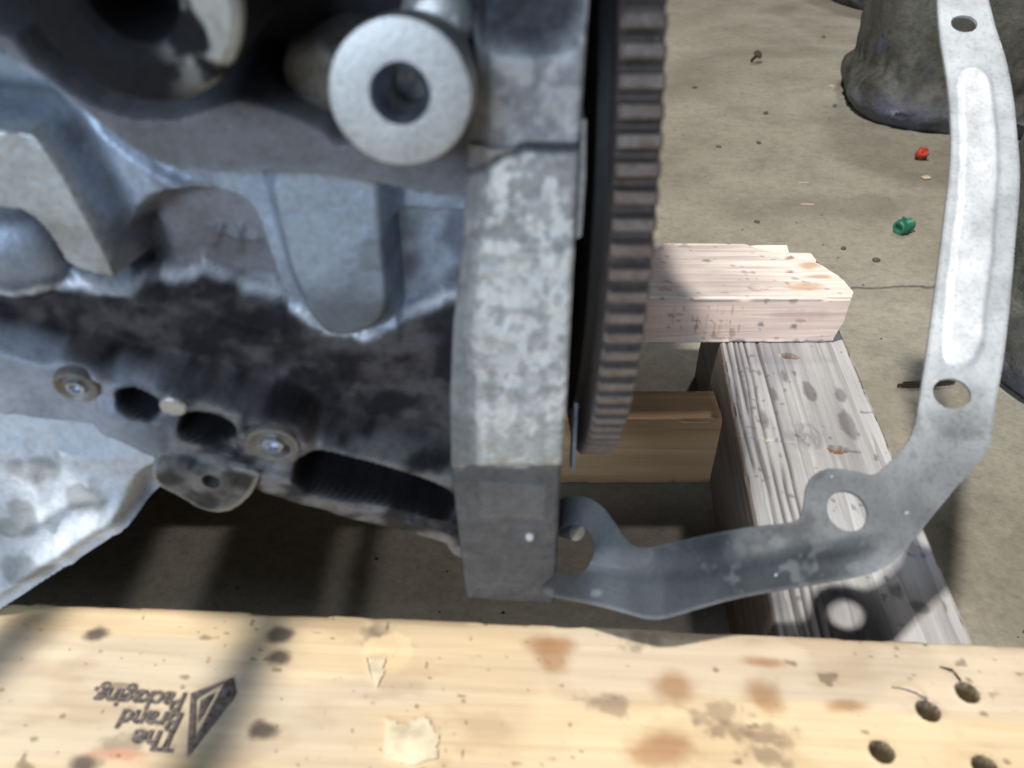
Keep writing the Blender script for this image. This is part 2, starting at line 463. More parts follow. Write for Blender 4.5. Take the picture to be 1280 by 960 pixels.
# stamp: flat print on the plank, upside down to the viewer
def text_mesh(name, body, size, off):
    cu = bpy.data.curves.new(name, 'FONT'); cu.body = body; cu.size = size; cu.offset = off; cu.resolution_u = 3
    o = bpy.data.objects.new(name, cu); COL.objects.link(o)
    dg = bpy.context.evaluated_depsgraph_get(); me = bpy.data.meshes.new_from_object(o.evaluated_get(dg))
    bpy.data.objects.remove(o); me.materials.clear(); me.materials.append(M['ink'])
    o = bpy.data.objects.new(name, me); COL.objects.link(o); return o
ST = loc([(-0.1245,0.1660),(-0.1256,0.1738),(-0.1271,0.1823)])
for (a, b), w, ln2 in zip(ST, ('The', 'Brand', 'Packaging.'), (.0175, .0235, .0370)):
    o = text_mesh('stamp_lettering', w, .0120, .00035)
    xs = [v.co.x for v in o.data.vertices]; k = ln2/(max(xs)-min(xs))
    o.parent = fplank
    o.matrix_local = Matrix.Translation((a, b, .0009)) @ Matrix.Rotation(math.pi-.02, 4, 'Z') @ Matrix.Diagonal((k, .92, 1, 1))
def flatprint(name, polys):
    V = []; F = []
    for P in polys:
        F.append(list(range(len(V), len(V)+len(P)))); V += [(p[0], p[1], .0009) for p in P]
    return meshobj(name, V, F, M['ink'], fplank, False)
T1 = loc([(-0.1189,0.1564),(-0.1259,0.1823),(-0.1114,0.1891),(-0.1083,0.1813)])
T2 = loc([(-0.1184,0.1631),(-0.1232,0.1799),(-0.1140,0.1869)])
T3 = loc([(-0.1193,0.1695),(-0.1211,0.1792),(-0.1165,0.1827)])
flatprint('stamp_triangle', [[T1[0], T1[1], T2[1], T2[0]][::-1], [T1[1], T1[2], T2[2], T2[1]][::-1], [T1[0], T2[0], T2[2], T1[2], T1[3]], T3[::-1]])

# right stringer, grey weathered 4x4 with deep open grain on its left third
A, B = [(0.1259,0.2399),(0.1525,0.4917)]
dx, dy = B[0]-A[0], B[1]-A[1]; ln = math.hypot(dx, dy); ux, uy = dx/ln, dy/ln
S0 = (A[0]-ux*.125, A[1]-uy*.125); SM_ = frame(S0, B, .089); SL = .125+ln+.085
def sl(l): return to_local(SM_, l, .089)
SH = sl([(0.1997,0.4760),(0.2000,0.3741)])
SK = sl([(0.1845,0.3864)])
SD = sl([(0.2004,0.4327),(0.1754,0.4300),(0.1620,0.4024),(0.2203,0.4309),(0.2146,0.3984),(0.1883,0.4512),(0.1931,0.2639),(0.1886,0.2849),(0.2010,0.2540),(0.1183,0.2540)])
SDr = [(.011,.004),(.008,.003),(.011,.0035),(.009,.004),(.014,.005),(.007,.002),(.006,.004),(.004,.003),(.004,.006),(.03,.008)]
GL = [.006, .011, .014, .0185, .023, .027]
def relief_st(X, Y):
    h = np.zeros_like(X)
    s = -Y                                             # distance from the left edge
    for k, g in enumerate(GL):
        w = (fbm(X*9, X*0+k, 7+k, 3)-.5)*.006
        h = h-.0016*np.exp(-((s-g-w)/.0008)**2)*ss(.25, .5, fbm(X*14, X*0+k*3, 60, 2))
    kx, ky = SK[0]
    rr = np.sqrt(((X-kx)/1.4)**2+(Y-ky)**2)
    h = h+.0007*np.cos(rr*900)*np.exp(-(rr/.012)**2)
    for k, (a, b) in enumerate(SH):
        d = np.sqrt(((X-a)/.0038)**2+((Y-b)/.0062)**2)
        h = h-np.where(d < 1, .006*np.sqrt(np.clip(1-d**4, 0, 1)), 0)
    # old saw kerf
    h = h-.0012*np.exp(-((X-SH[1][0]-.004-(Y+.03)*.1)/.0009)**2)*ss(-.036, -.03, Y)
    h = h-.0003*ss(.5, .7, fbm(X*40, Y*150, 77, 3))
    return h
def tint_st(X, Y, Z, FC):
    c = np.ones((len(X), 3)); s = -Y; top = FC == 0
    c = c*(.8+.45*fbm(X*7, Y*30, 12, 4))[:, None]
    c = mixc(c, (.62, .60, .66), ss(.5, .7, fbm(X*10, Y*25+4, 14, 3))*.7*top)
    for k, g in enumerate(GL):
        w = (fbm(X*9, X*0+k, 7+k, 3)-.5)*.006
        m = np.exp(-((s-g-w)/.0011)**2)*ss(.25, .5, fbm(X*14, X*0+k*3, 60, 2))*top; c = mixc(c, (.25, .23, .24), m*.85)
    for k, (a, b) in enumerate(SD):
        m = spot(X, Y, a, b, *SDr[k], .35, 110, .45, 20+k)*top; c = mixc(c, (.40, .36, .38), m*.75)
    kx, ky = SK[0]; m = spot(X, Y, kx, ky, .014, .012, .6, 120, .5, 8)*top; c = mixc(c, (.62, .63, .66), m*.6)
    for a, b in SH:
        d = np.sqrt(((X-a)/.0038)**2+((Y-b)/.0062)**2); c = mixc(c, (.60, .30, .14), (1-ss(.85, 1.0, d))*top)
        c = mixc(c, (1.5, 1.2, .9), (1-ss(.6, 1, np.sqrt(((X-a+.000)/.0035)**2+((Y-b-.006)/.0028)**2)))*.7*top)
    m = np.exp(-((X-SH[1][0]-.004-(Y+.03)*.1)/.0008)**2)*ss(-.036, -.03, Y)*ss(.45, .6, fbm(X*9, Y*160, 5, 2))*top
    c = mixc(c, (1.5, 1.25, 1.0), m)
    side = FC == 1
    c = mixc(c, (.50, .40, .33), side*.9)  # left side painted browner, and darker as if in shade
    c = mixc(c, (.55, .45, .38), side*ss(-.048, -.056, Z)*.8)
    c = mixc(c, (.5, .42, .36), side*ss(.5, .65, fbm(X*10, Z*40, 33, 3))*.5)
    sp = ss(.77, .83, fbm(X*170, Y*210, 44, 2))*top; c = mixc(c, (.3, .28, .28), sp*.6)
    return c
stringer = board('stringer', SL, .0925, .089, M['grey'], pallet, PO @ SM_, tint_st, relief_st, .0012, .0008, seed=21, wob=.0005)
stringer['label'] = 'grey weathered square timber with open grain'
# the far stringer, carrying the left ends of the planks (out of the picture)
def tint_plain(X, Y, Z, FC): return np.ones((len(X), 3))*(.75+.45*fbm(X*7, Y*30, 5, 3))[:, None]
board('stringer', SL, .0925, .089, M['grey'], pallet, PO @ Matrix.Translation((-.56, -.06, 0)) @ SM_, tint_plain, None, .006, .006, seed=22)

# rear plank, pale, broken right end
A, B = [(0.0850,0.4946),(0.2368,0.4912)]
RY = (A[1]+B[1])/2; RP0 = (-.46, RY); RM = Matrix.Translation((RP0[0], RY+.0865, .127))
RL = [(0.2379,0.4912)][0][0]+.46
def rl(l): return to_local(RM, l, .127)
RH = rl([(0.1762,0.5084),(0.2133,0.5562),(0.2073,0.5328),(0.1481,0.5509)])
RS = rl([(0.2095,0.5096),(0.2237,0.5418),(0.2247,0.5253)])
def relief_re(X, Y):
    h = np.zeros_like(X)
    for k, (a, b) in enumerate(RH):
        rx, ry, dp = [(.006, .0055, .005), (.008, .0028, .003), (.009, .0028, .003), (.008, .0015, .0015)][k]
        d = np.sqrt(((X-a)/rx)**2+((Y-b)/ry)**2); h = h-np.where(d < 1, dp*(1-d*d), 0)
    h = h-.0006*ss(.5, .75, fbm(X*18, Y*260, 3, 3))
    # step left by the lighter lath along the far edge
    h = h-.0030*ss(-.0115, -.009, Y)*(1-ss(RL-.122, RL-.118, X))
    h = h-.008*ss(-.018, 0, Y)*ss(RL-.05, RL-.015, X)
    return h
def end_re(Y, Z):
    # Y=0 far edge, -w near edge
    t = -Y/.0865
    e = np.interp(t, [0, .06, .12, .3, .36, .55, .62, .9, 1], [-.020, -.008, -.006, -.004, -.006, .0, .005, .006, .002])
    return e+(fbm(Y*110, Z*110, 8, 3)-.5)*.0025-ss(-.012, -.036, Z)*.004*(t > .4)
def tint_re(X, Y, Z, FC):
    c = np.ones((len(X), 3)); top = FC == 0
    g = ss(.30, .62, fbm(X*9, Y*28, 61, 4))*(1-ss(RL-.09, RL-.02, X))
    c = mixc(c, (.56, .54, .57), g*.85*top)
    c = mixc(c, (.55, .50, .52), ss(.5, .75, fbm(X*14, Y*300, 62, 3))*.55*top*(1-ss(RL-.06, RL, X)))
    near = FC == 3
    c = mixc(c, (1.18, 1.04, 1.0), near*1.0)
    c = mixc(c, (1.15, .95, .80), near*ss(.5, .7, fbm(X*16, Z*50, 65, 3))*.6)
    for k, (a, b) in enumerate(RS):
        m = spot(X, Y, a, b, *[(.016, .007), (.010, .007), (.012, .003)][k], .6, 90, .5, 30+k)*top; c = mixc(c, (.62, .42, .24), m*.75)
    for k, (a, b) in enumerate(RH):
        m = 1-ss(.4, 1.0, np.sqrt(((X-a-.001)/.005)**2+((Y-b)/.0035)**2)); c = mixc(c, (.30, .20, .14), m*.8*top)
    # old print and marks on the sawn near face
    for x0, z0, rx, rz, cc in ((RL-.155, -.024, .004, .003, (.25, .3, .4)), (RL-.033, -.024, .003, .003, (.25, .25, .35)), (RL-.058, -.022, .003, .002, (.3, .28, .35)), (RL-.178, -.012, .005, .002, (.3, .22, .2))):
        m = spot(X, Z, x0, z0, rx, rz, .5, 300, .7, 66)*near; c = mixc(c, cc, m*.8)
    for q in range(9):
        x0 = RL-.122+q*.0058+(q % 3)*.001
        m = np.exp(-((X-x0)/.0006)**2)*ss(.45, .6, fbm(X*300, Z*120, 70+q, 2))*near*ss(-.034, -.03, Z)*(1-ss(-.008, -.005, Z)); c = mixc(c, (.55, .34, .25), m*.6)
    pk = spot(X, Z, RL-.03, -.014, .022, .005, .6, 120, .5, 77)*near; c = mixc(c, (.75, .58, .58), pk*.5)
    sp = ss(.74, .79, fbm(X*150, (Y+Z)*190, 46, 2)); c = mixc(c, (.3, .24, .22), sp*.5)
    return c
rplank = board('plank', RL, .0865, .038, M['rear'], pallet, PO @ RM, tint_re, relief_re, .0012, .0009, end_re, seed=31, wob=.0005)
rplank['label'] = 'pale plank with broken right end'

# low brace on edge between the stringers
bx = [(0.1511,0.4621)][0][0]
brace = board('brace', .60, .036, .061, M['brown'], pallet, PO @ Matrix.Translation((.1475-.60, .4735, .0612)), lambda X, Y, Z, FC: np.ones((len(X), 3))*(.8+.5*fbm(X*6, Z*60, 9, 3))[:, None], None, .003, .002, seed=41)

# ------------------------------------------------------------------ engine
engine = tag(empty('engine', (-.1, .3, .13)), 'oily aluminium engine block with toothed flywheel resting on the pallet', 'engine')
EI = Matrix.Translation((.1, -.3, -.13))
def to_e(V): return np.asarray(V, float)-np.array([-.1, .3, .13])

Y0 = .245
OUT = [(-0.1964,0.4045),(0.0000,0.4045),(0.0000,0.1843),(-0.0182,0.1565),(-0.0259,0.1698),(-0.0583,0.1834),(-0.0954,0.1963),(-0.1036,0.2013),(-0.1329,0.2173),(-0.1506,0.2268),(-0.1833,0.2324),(-0.2927,0.2499)]
SHO = smoothpoly([(-0.1584,0.4029),(0.0000,0.4029),(0.0000,0.3122),(-0.0157,0.3125),(-0.0325,0.3148),(-0.0441,0.3185),(-0.0568,0.3213),(-0.0733,0.3213),(-0.0853,0.3205),(-0.1005,0.3215),(-0.1095,0.3259),(-0.1189,0.3348),(-0.1285,0.3470),(-0.1387,0.3552),(-0.1746,0.3702)])
PLB = smoothpoly([(-0.1951,0.3355),(-0.1413,0.3341),(-0.1373,0.3294),(-0.1323,0.3077),(-0.1281,0.2842),(-0.1317,0.2824),(-0.1452,0.2865),(-0.1472,0.2960),(-0.1496,0.3029),(-0.1543,0.3072),(-0.2073,0.3109)], 1)
PKA = [(-0.1365,0.3440),(-0.1284,0.3323),(-0.1108,0.3160),(-0.1038,0.3115),(-0.1152,0.2867),(-0.1317,0.2776),(-0.1333,0.2837),(-0.1385,0.3274)]
PKC = smoothpoly([(-0.1194,0.3094),(-0.0931,0.3083),(-0.0851,0.3027),(-0.0831,0.2868),(-0.0783,0.2524),(-0.1002,0.2594),(-0.1156,0.2694),(-0.1363,0.2726)], 2)
RIBD = smoothpoly([(-0.0759,0.3301),(-0.0382,0.3277),(-0.0383,0.2992),(-0.0388,0.2680),(-0.0559,0.2583),(-0.0686,0.2625),(-0.0748,0.2913)], 2)
PKE = [(-0.0395,0.3022),(-0.0107,0.3011),(-0.0118,0.2560),(-0.0400,0.2533)]
GRL = [(-0.2494,0.2863),(-0.1907,0.2741),(-0.1535,0.2754),(-0.1337,0.2735),(-0.1171,0.2741),(-0.1079,0.2784),(-0.0934,0.2700),(-0.0765,0.2646),(-0.0678,0.2567),(-0.0540,0.2543),(-0.0364,0.2613),(-0.0235,0.2672),(0.0000,0.2694)]
GRZ = GRL+[(0.0000,0.1948),(-0.0248,0.2011),(-0.0636,0.2141),(-0.0752,0.2173),(-0.0914,0.2276),(-0.1128,0.2372),(-0.1450,0.2457),(-0.1600,0.2518),(-0.1771,0.2585),(-0.2548,0.2682)]
RAIL = [(-0.2471,0.2725),(-0.1720,0.2625),(-0.1554,0.2560),(-0.1408,0.2499),(-0.1096,0.2417),(-0.0888,0.2324),(-0.0731,0.2223),(-0.0618,0.2189),(-0.0241,0.2062),(0.0000,0.1972),(0.0000,0.1257),(-0.3282,0.1257)]
SLOT = [smoothpoly(p, 2) for p in [[(-0.0772,0.2161),(-0.0609,0.2113),(-0.0235,0.1957),(-0.0240,0.1840),(-0.0535,0.1936),(-0.0687,0.1982),(-0.0816,0.2032)],[(-0.1176,0.2317),(-0.1102,0.2335),(-0.0998,0.2268),(-0.1047,0.2231),(-0.1186,0.2250)],[(-0.1376,0.2436),(-0.1265,0.2400),(-0.1267,0.2350),(-0.1327,0.2332),(-0.1383,0.2372)]]]
LIP = [(-0.1453,0.2401),(-0.1262,0.2274),(-0.0998,0.2160),(-0.0719,0.2061),(-0.0248,0.1873),(0.0000,0.1785),(0.0000,0.1501),(-0.1515,0.2199)]
BMP = [(-0.1688,0.2902)][0]
LET = [[(-0.1028,0.2915),(-0.0971,0.2901)], [(-0.0998,0.2927),(-0.1041,0.2856)], [(-0.0969,0.2886),(-0.0883,0.2874)], [(-0.0934,0.2921),(-0.0951,0.2837)]]
TOPB = smoothpoly([(-0.1676,0.4177),(0.0000,0.4177),(0.0000,0.3629),(-0.0177,0.3443),(-0.0481,0.3313),(-0.0540,0.3382),(-0.0748,0.3469),(-0.0818,0.3448),(-0.0986,0.3399),(-0.1137,0.3417),(-0.1261,0.3512),(-0.1340,0.3649),(-0.1886,0.3797)], 1)
u, v, q = trimgrid(-.30, .002, .148, .50, .0009, lambda x, y: sdf(OUT, x, y)+(fbm(x*55+3, y*55, 63, 2)-.5)*.006)
h = np.zeros_like(u)
def put(poly, target, soft, inner=0.0):
    global h
    d = sdf(poly, u, v)
    m = 1-ss(-soft*.5, soft*.5, d-inner)
    h = lerp(h, target, m); return d
put(PKA, .003, .005); put(PKC, -.010, .004); 
d_rib = put(RIBD, .014, .008)
put(PKE, -.006, .003)
put(SHO, .017, .003)
put(TOPB, -.022, .008)
# raised wall beside the bright pad, then the pad
h = h+.0012*np.exp(-(sdline([(-0.1479,0.3645),(-0.1319,0.3498),(-0.1212,0.3348),(-0.1069,0.3240),(-0.0947,0.3210)], u, v)/.0009)**2)
grv = sdf(PLB, u, v); h = h-.006*np.exp(-((grv-.0045)/.004)**2)
put(PLB, .012, .004)
br = np.sqrt((u-BMP[0])**2+((v-BMP[1])/1.0)**2); h = np.maximum(h, np.where(br < .019, .012*np.sqrt(np.clip(1-(br/.019)**2, 0, 1)), -1))
crust = sdf(GRZ, u, v)+(fbm(u*190, v*190, 2, 3)-.5)*.004
h = lerp(h, .35*h+.004+(fbm(u*60, v*90, 4, 4)-.5)*.003, 1-ss(-.006, .006, crust))
h = h+.0012*np.exp(-((crust+.0005)/.0018)**2)*ss(.3, .6, fbm(u*120, v*120, 9, 2))
rl_ = put(RAIL, .020, .010)
h = lerp(h, .023, 1-ss(-.003, .003, sdf(LIP, u, v)))
for (bx_, bz_), rr_, hh_ in (([(-0.1511,0.2465)][0], .0100, .0200), ([(-0.0868,0.2221)][0], .0125, .0222), ([(-0.1199,0.2372)][0], .0062, .0200)):
    h = lerp(h, np.maximum(h, hh_), 1-ss(rr_-.001, rr_+.003, np.hypot(u-bx_, v-bz_)))
for s_, hh_, w_ in (([(-0.1377,0.2376),(-0.1219,0.2274),(-0.1000,0.2153),(-0.0925,0.2082),(-0.0724,0.2025),(-0.0490,0.1950),(-0.0235,0.1829)], .0030, .0022), ([(-0.0932,0.2041),(-0.0732,0.1967),(-0.0572,0.1899),(-0.0238,0.1767)], .0020, .0016), ([(-0.1436,0.2499),(-0.1277,0.2472),(-0.1126,0.2410),(-0.0917,0.2324),(-0.0704,0.2204)], .0022, .0018), ([(-0.0743,0.2102),(-0.0626,0.2082),(-0.0573,0.2025),(-0.0367,0.1950)], .0024, .0030)):
    h = h+hh_*np.exp(-((sdline(s_, u, v)+(fbm(u*90, v*90, 64, 3)-.5)*.004)/w_)**2)
for p in SLOT: put(p, -.004, .004)
for s in LET: h = h+.0014*np.exp(-(sdline(s, u, v)/.0012)**2)
h = h+(fbm(u*260, v*260, 5, 3)-.5)*.0006+(fbm(u*45, v*45, 6, 3)-.5)*.0012
# colour of the casting, with blue light and recess shade painted in
c = np.ones((len(u), 3))*np.array([.33, .385, .47]); g = np.zeros(len(u))
c = np.ones((len(u), 3))*np.array([.40, .48, .60])*(.62+.5*fbm(u*30, v*26, 15, 4))[:, None]  # blue base carries the bluish light on the pocket walls
za, zb = [p[1] for p in [(-0.0541,0.2923),(-0.0562,0.2754)]]
m = (1-ss(-.006, .004, sdf(RIBD, u, v)))*ss(za, zb, v+(fbm(u*45, v*45, 17, 4)-.5)*.03); c = mixc(c, (.13, .15, .165), m*.85); g = lerp(g, .4, m)  # lower part of the rib painted dark as its unlit half
m = 1-ss(-.004, .006, sdf([(-0.1142,0.3002),(-0.1072,0.3036),(-0.0947,0.2800),(-0.0900,0.2600),(-0.1131,0.2731),(-0.1220,0.2769)], u, v)+(fbm(u*70, v*70, 19, 4)-.5)*.02); c = mixc(c, (.07, .08, .10), m*.8)
m = ss(.60, .72, fbm(u*48, v*48, 20, 4)); c = mixc(c, (.16, .18, .21), m*.5)
m = 1-ss(-.004, .004, sdf(SHO, u, v)); c = mixc(c, (.14, .133, .135), m*.85); g = lerp(g, .55, m)
m = (1-ss(-.003, .003, sdf(PKC, u, v))); c = mixc(c, (.19, .175, .18), m*.8); g = lerp(g, .5, m)
m = (1-ss(-.004, .004, sdf(PKE, u, v)))*ss(.35, .6, fbm(u*70, v*50, 23, 3)); c = mixc(c, (.10, .10, .13), m*.8); g = lerp(g, .5, m)
m = (1-ss(-.004, .004, sdf(PKA, u, v)))*ss(.50, .62, fbm(u*55+3, v*55, 26, 3)); c = mixc(c, (.15, .15, .18), m*.5)
m = 1-ss(-.001, .001, grv); c = mixc(c, (.50, .525, .54), m); c = mixc(c, (.36, .36, .34), m*ss(.52, .7, fbm(u*80, v*80, 18, 4))*.7)
m = np.exp(-((grv-.004)/.003)**2)*(grv > .0005); c = mixc(c, (.06, .06, .07), m*.75); g = lerp(g, .8, m)
m = 1-ss(-.003, .003, sdf(TOPB, u, v)); c = mixc(c, (.035, .035, .04), m*.93); g = lerp(g, .8, m)  # void at the top painted near black for its shade
# oil soaked band above the sump rail
mg = 1-ss(-.0015, .0015, crust); k = .45*fbm(u*48, v*62, 13, 4)+.55*fbm(u*130, v*150, 16, 4)
oil = np.array([.022, .020, .023])+ss(.38, .68, k)[:, None]*np.array([.075, .068, .066])
c = c*(1-mg[:, None])+oil*mg[:, None]; g = lerp(g, .85, mg)
# blackened below the crust line on the pockets too
m = np.exp(-np.clip(sdf(GRZ, u, v), 0, 1)/.010)*(1-mg)*ss(.35, .62, fbm(u*60, v*60, 29, 3)); c = mixc(c, (.10, .105, .11), m*.7)
m = np.exp(-((crust-.0010)/.0016)**2)*ss(.30, .48, fbm(u*110, v*110, 9, 3)); c = mixc(c, (.70, .72, .76), m*.85)
mr = 1-ss(-.002, .003, rl_); rc = np.array([.13, .125, .125])*(.25+1.5*ss(.3, .7, fbm(u*110, v*140, 35, 4)))[:, None]
c = c*(1-mr[:, None])+rc*mr[:, None]; g = lerp(g, .45, mr)
m = mr*(1-ss(-.15, -.105, u)); c = mixc(c, (.36, .40, .48), m*.8)
for p in SLOT: m = 1-ss(.0012, .0032, sdf(p, u, v)); c = mixc(c, (.012, .012, .014), m*.95); g = lerp(g, .9, m)  # slot insides painted black as deep shade
front = np.stack([u, Y0-h, v], 1); back = np.stack([u, np.full_like(u, .33), v], 1)
slab('block', to_e(front), to_e(back), q, M['cast'], engine, c, g, closed=False, keep=u > -.29)

# bell housing flange: the bright upright column at the rear end of the block
FO = [(-0.0083,0.4035),(0.0182,0.4035),(0.0185,0.3716),(0.0182,0.3428),(0.0179,0.3085),(0.0179,0.2509),(0.0174,0.2217)]+[(0.0186,0.1406),(0.0182,0.1317),(0.0000,0.1333),(-0.0194,0.1364),(-0.0208,0.1790)]+[(-0.0216,0.2210),(-0.0205,0.2509),(-0.0183,0.2788),(-0.0150,0.3008),(-0.0121,0.3321),(-0.0095,0.3607)]
DOWN = [(0.0000,0.2217)][0][1]; BOT = [(0.0000,0.1328)][0][1]; STEP = [(0.0000,0.3356)][0][1]
STEPL = [(-0.0175,0.3271),(-0.0087,0.3294),(-0.0032,0.3338),(0.0032,0.3360),(0.0128,0.3358),(0.0256,0.3365)]
RECT = [(-0.0115,0.2134),(0.0127,0.2110),(0.0126,0.1906),(-0.0108,0.1923)]
INN = [(-0.0055,0.4035),(0.0207,0.4035),(0.0333,0.2235),(-0.0133,0.2235),(-0.0128,0.2620),(-0.0138,0.2772),(-0.0107,0.3019),(-0.0073,0.3295)]
CHP = [(0.0068,0.1809)][0]
TD = smoothpoly([(-0.0096,0.4034),(0.0149,0.4034),(0.0163,0.3640),(0.0120,0.3612),(0.0000,0.3606),(-0.0099,0.3640)], 2)
u, v, q = trimgrid(-.03, .03, .125, .42, .0007, lambda x, y: sdf(FO, x, y))
edge = -sdf(FO, u, v)
dn = np.clip((DOWN-v)/(DOWN-BOT), 0, 1)
h = .0016*(1-np.clip(1-edge/.0018, 0, 1)**2)
h = h-dn*.0105-ss(DOWN+.001, DOWN-.001, v)*.0012
h = h+.0030*(1-ss(-.002, .001, sdf(INN, u, v)))
ds = sdline(STEPL, u, v); above = v > STEP+.0005
h = h-.0016*np.exp(-(ds/.0009)**2)-.0022*above
h = h+.0006*(1-ss(-.0006, .0006, sdf(RECT, u, v)))
h = h+.0016*np.exp(-(((u-CHP[0])/.002)**2+((v-CHP[1])/.004)**2))
h = h-.012*(1-ss(-.003, .003, sdf(TD, u, v)))
h = h+(fbm(u*230, v*230, 55, 4)-.5)*.0014
c = np.ones((len(u), 3))*np.array([.82, .83, .82]); g = np.full(len(u), .6)
k = .4*fbm(u*130, v*130, 57, 4)+.6*fbm(u*300, v*260, 56, 4)
up = (v > STEP-.03)
c = mixc(c, (.20, .205, .22), ss(.47, .58, k)*np.where(up, .66, .34))
c = mixc(c, (.30, .31, .31), ss(.52, .62, fbm(u*300, v*300, 58, 3))*.5)
c = mixc(c, (.40, .40, .33), ss(DOWN+.03, DOWN, v)*.5)
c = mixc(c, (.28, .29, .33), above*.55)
c = mixc(c, (.04, .04, .045), np.exp(-(ds/.0011)**2)*.85)
low = ss(DOWN+.0022, DOWN-.0022, v+(fbm(u*220, v*220, 53, 3)-.5)*.006); c = c*(1-low[:, None])+(np.array([.125, .13, .14])*(.75+.5*fbm(u*150, v*150, 59, 3))[:, None])*low[:, None]  # lower face painted darker, as shade on a downward slope
m = (1-ss(-.001, .001, sdf(RECT, u, v))); c = mixc(c, (.19, .195, .20), m*.6)
m = np.exp(-(((u-CHP[0])/.0016)**2+((v-CHP[1])/.0028)**2)); c = mixc(c, (.7, .74, .8), ss(.3, .6, m))
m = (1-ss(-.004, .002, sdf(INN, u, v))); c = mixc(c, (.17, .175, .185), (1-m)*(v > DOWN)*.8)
m = 1-ss(-.003, .003, sdf(TD, u, v)); c = mixc(c, (.03, .03, .04), m*.9)  # top recess painted dark for the shade inside it
front = np.stack([u, .21-h+.0016, v], 1); back = np.stack([u, np.full_like(u, .30), v], 1)
slab('flange', to_e(front), to_e(back), q, M['cast'], engine, c, g, closed=False)

# round bolt bosses
def boss(name, px, y, r, bore, body, mat, parent, tilt=0, n=72, wob=.006, seed=1, floor=.035):
    cx, cz = px
    prof = [(r*.95, -body), (r*1.0, -.012), (r*.985, -.0015), (r*.955, -.0002), (r*.9, 0), (bore*1.24, 0), (bore*1.18, -.0006), (bore, -.0026), (bore*.98, -.018), (bore*.97, -floor), (0, -floor-.003)]
    Mx = EI @ Matrix.Translation((cx, y, cz)) @ Matrix.Rotation(R(tilt), 4, 'X')
    return lathe(name, prof, n, mat, parent, Mx, wob, seed)
b1 = [(-0.0256,0.3562)][0]
boss('mount_boss', b1, .187, .0168, .0057, .06, M['boss'], engine, -9, 96, .006, 3)
lathe('thread_chamfer', [(.0057*1.17, -.0002), (.0057*1.0, -.0022), (.0057*.95, -.012), (.0057*1.08, -.012), (.0057*1.22, -.0008), (.0057*1.17, -.0002)], 64, M['bolt'], engine, EI @ Matrix.Translation((b1[0], .187, b1[1])) @ Matrix.Rotation(R(-9), 4, 'X') @ Matrix.Translation((0, -.0002, 0)), caps=False)
# big sooty boss at the top left, half rubbed bright
def big_boss():
    cx, cz = [(-0.0842,0.3757)][0]; r = .0245
    n = 128; prof = [(r*.97, -.06), (r*1.0, -.03), (r*1.0, -.006), (r*.97, -.0015), (r*.9, 0), (r*.75, .0004), (r*.62, .0004), (r*.5, -.0004), (r*.42, -.002), (r*.40, -.012), (r*.38, -.03), (0, -.034)]
    fine = []
    for a, b in zip(prof[:-1], prof[1:]):
        for k in range(6): fine.append((lerp(a[0], b[0], k/6), lerp(a[1], b[1], k/6)))
    fine.append(prof[-1]); fine = np.array(fine); m = len(fine)
    ang = np.arange(n)*2*math.pi/n
    A_ = np.repeat(ang, m); rr = np.tile(fine[:, 0], n); tt = np.tile(fine[:, 1], n)
    x = rr*np.cos(A_); z = rr*np.sin(A_); 
    nn = fbm(x*120+5, z*120+5, 81, 4); tt = tt+(nn-.5)*.002
    V = np.stack([x, -tt, z], 1)
    c = np.ones((len(x), 3))*np.array([.018, .018, .021]); g = np.full(len(x), .85)
    m_ = ss(.38, .52, nn)*ss(-.05, .3, np.cos(A_-.0))*ss(r*.42, r*.5, rr)*(tt > -.004)*(1-ss(.1, .5, -np.sin(A_)-.55))
    c = mixc(c, (.48, .48, .45), m_); g = lerp(g, .5, m_)
    i = np.arange(n)[:, None]*m; i2 = ((np.arange(n)+1) % n)[:, None]*m; j = np.arange(m-1)[None, :]
    qd = np.stack([i+j, i+j+1, i2+j+1, i2+j], -1).reshape(-1, 4)
    o = meshobj('mount_boss', V, qd.tolist(), M['cast'], engine, True, c, g)
    bm = bmesh.new(); bm.from_mesh(o.data); bmesh.ops.recalc_face_normals(bm, faces=bm.faces); bm.to_mesh(o.data); bm.free()
    o.matrix_local = EI @ Matrix.Translation((cx, .192, cz)) @ Matrix.Rotation(R(4), 4, 'X')
    o['label'] = 'sooty round boss rubbed bright on its right'
big_boss()
b3 = [(-0.0571,0.3458)][0]
lathe('stud_boss', [(.012, -.04), (.012, -.006), (.0105, -.002), (.0085, 0), (.006, .0005), (0, .0008)], 48, M['washer'], engine, EI @ Matrix.Translation((b3[0], .238, b3[1])) @ Matrix.Rotation(R(-14), 4, 'Z'), .01, 5)
b4 = [(-0.0196,0.3637)][0]
lathe('stud_boss', [(.010, -.05), (.010, -.006), (.0085, -.002), (.006, 0), (0, .0004)], 48, M['boss'], engine, EI @ Matrix.Translation((b4[0], .222, b4[1])), .01, 6)

# sump bolts in their washers, dowel, drilled ear
def sump_bolt(px, y, r):
    cx, cz = px
    Mx = EI @ Matrix.Translation((cx, y, cz)) @ Matrix.Rotation(R(12), 4, 'X')
    w = lathe('washer', [(r, -.012), (r, 0), (r*.96, .0014), (r*.84, .0018), (r*.74, .0012), (r*.62, .0002), (0, 0)], 56, M['washer'], engine, Mx, .008)
    hx = lathe('bolt', [(r*.46, 0), (r*.46, .0012), (r*.42, .0018), (r*.30, .0020), (r*.26, .0006), (0, .0004)], 6, M['bolt'], w)
    return w
sump_bolt([(-0.1511,0.2465)][0], .2245, .0077)
sump_bolt([(-0.0868,0.2221)][0], .2225, .0098)
d1 = [(-0.1199,0.2372)][0]
lathe('dowel', [(.0048, -.01), (.0048, .0005), (.0042, .0013), (0, .0015)], 40, M['boss'], engine, EI @ Matrix.Translation((d1[0], .2248, d1[1])) @ Matrix.Rotation(R(14), 4, 'X'))
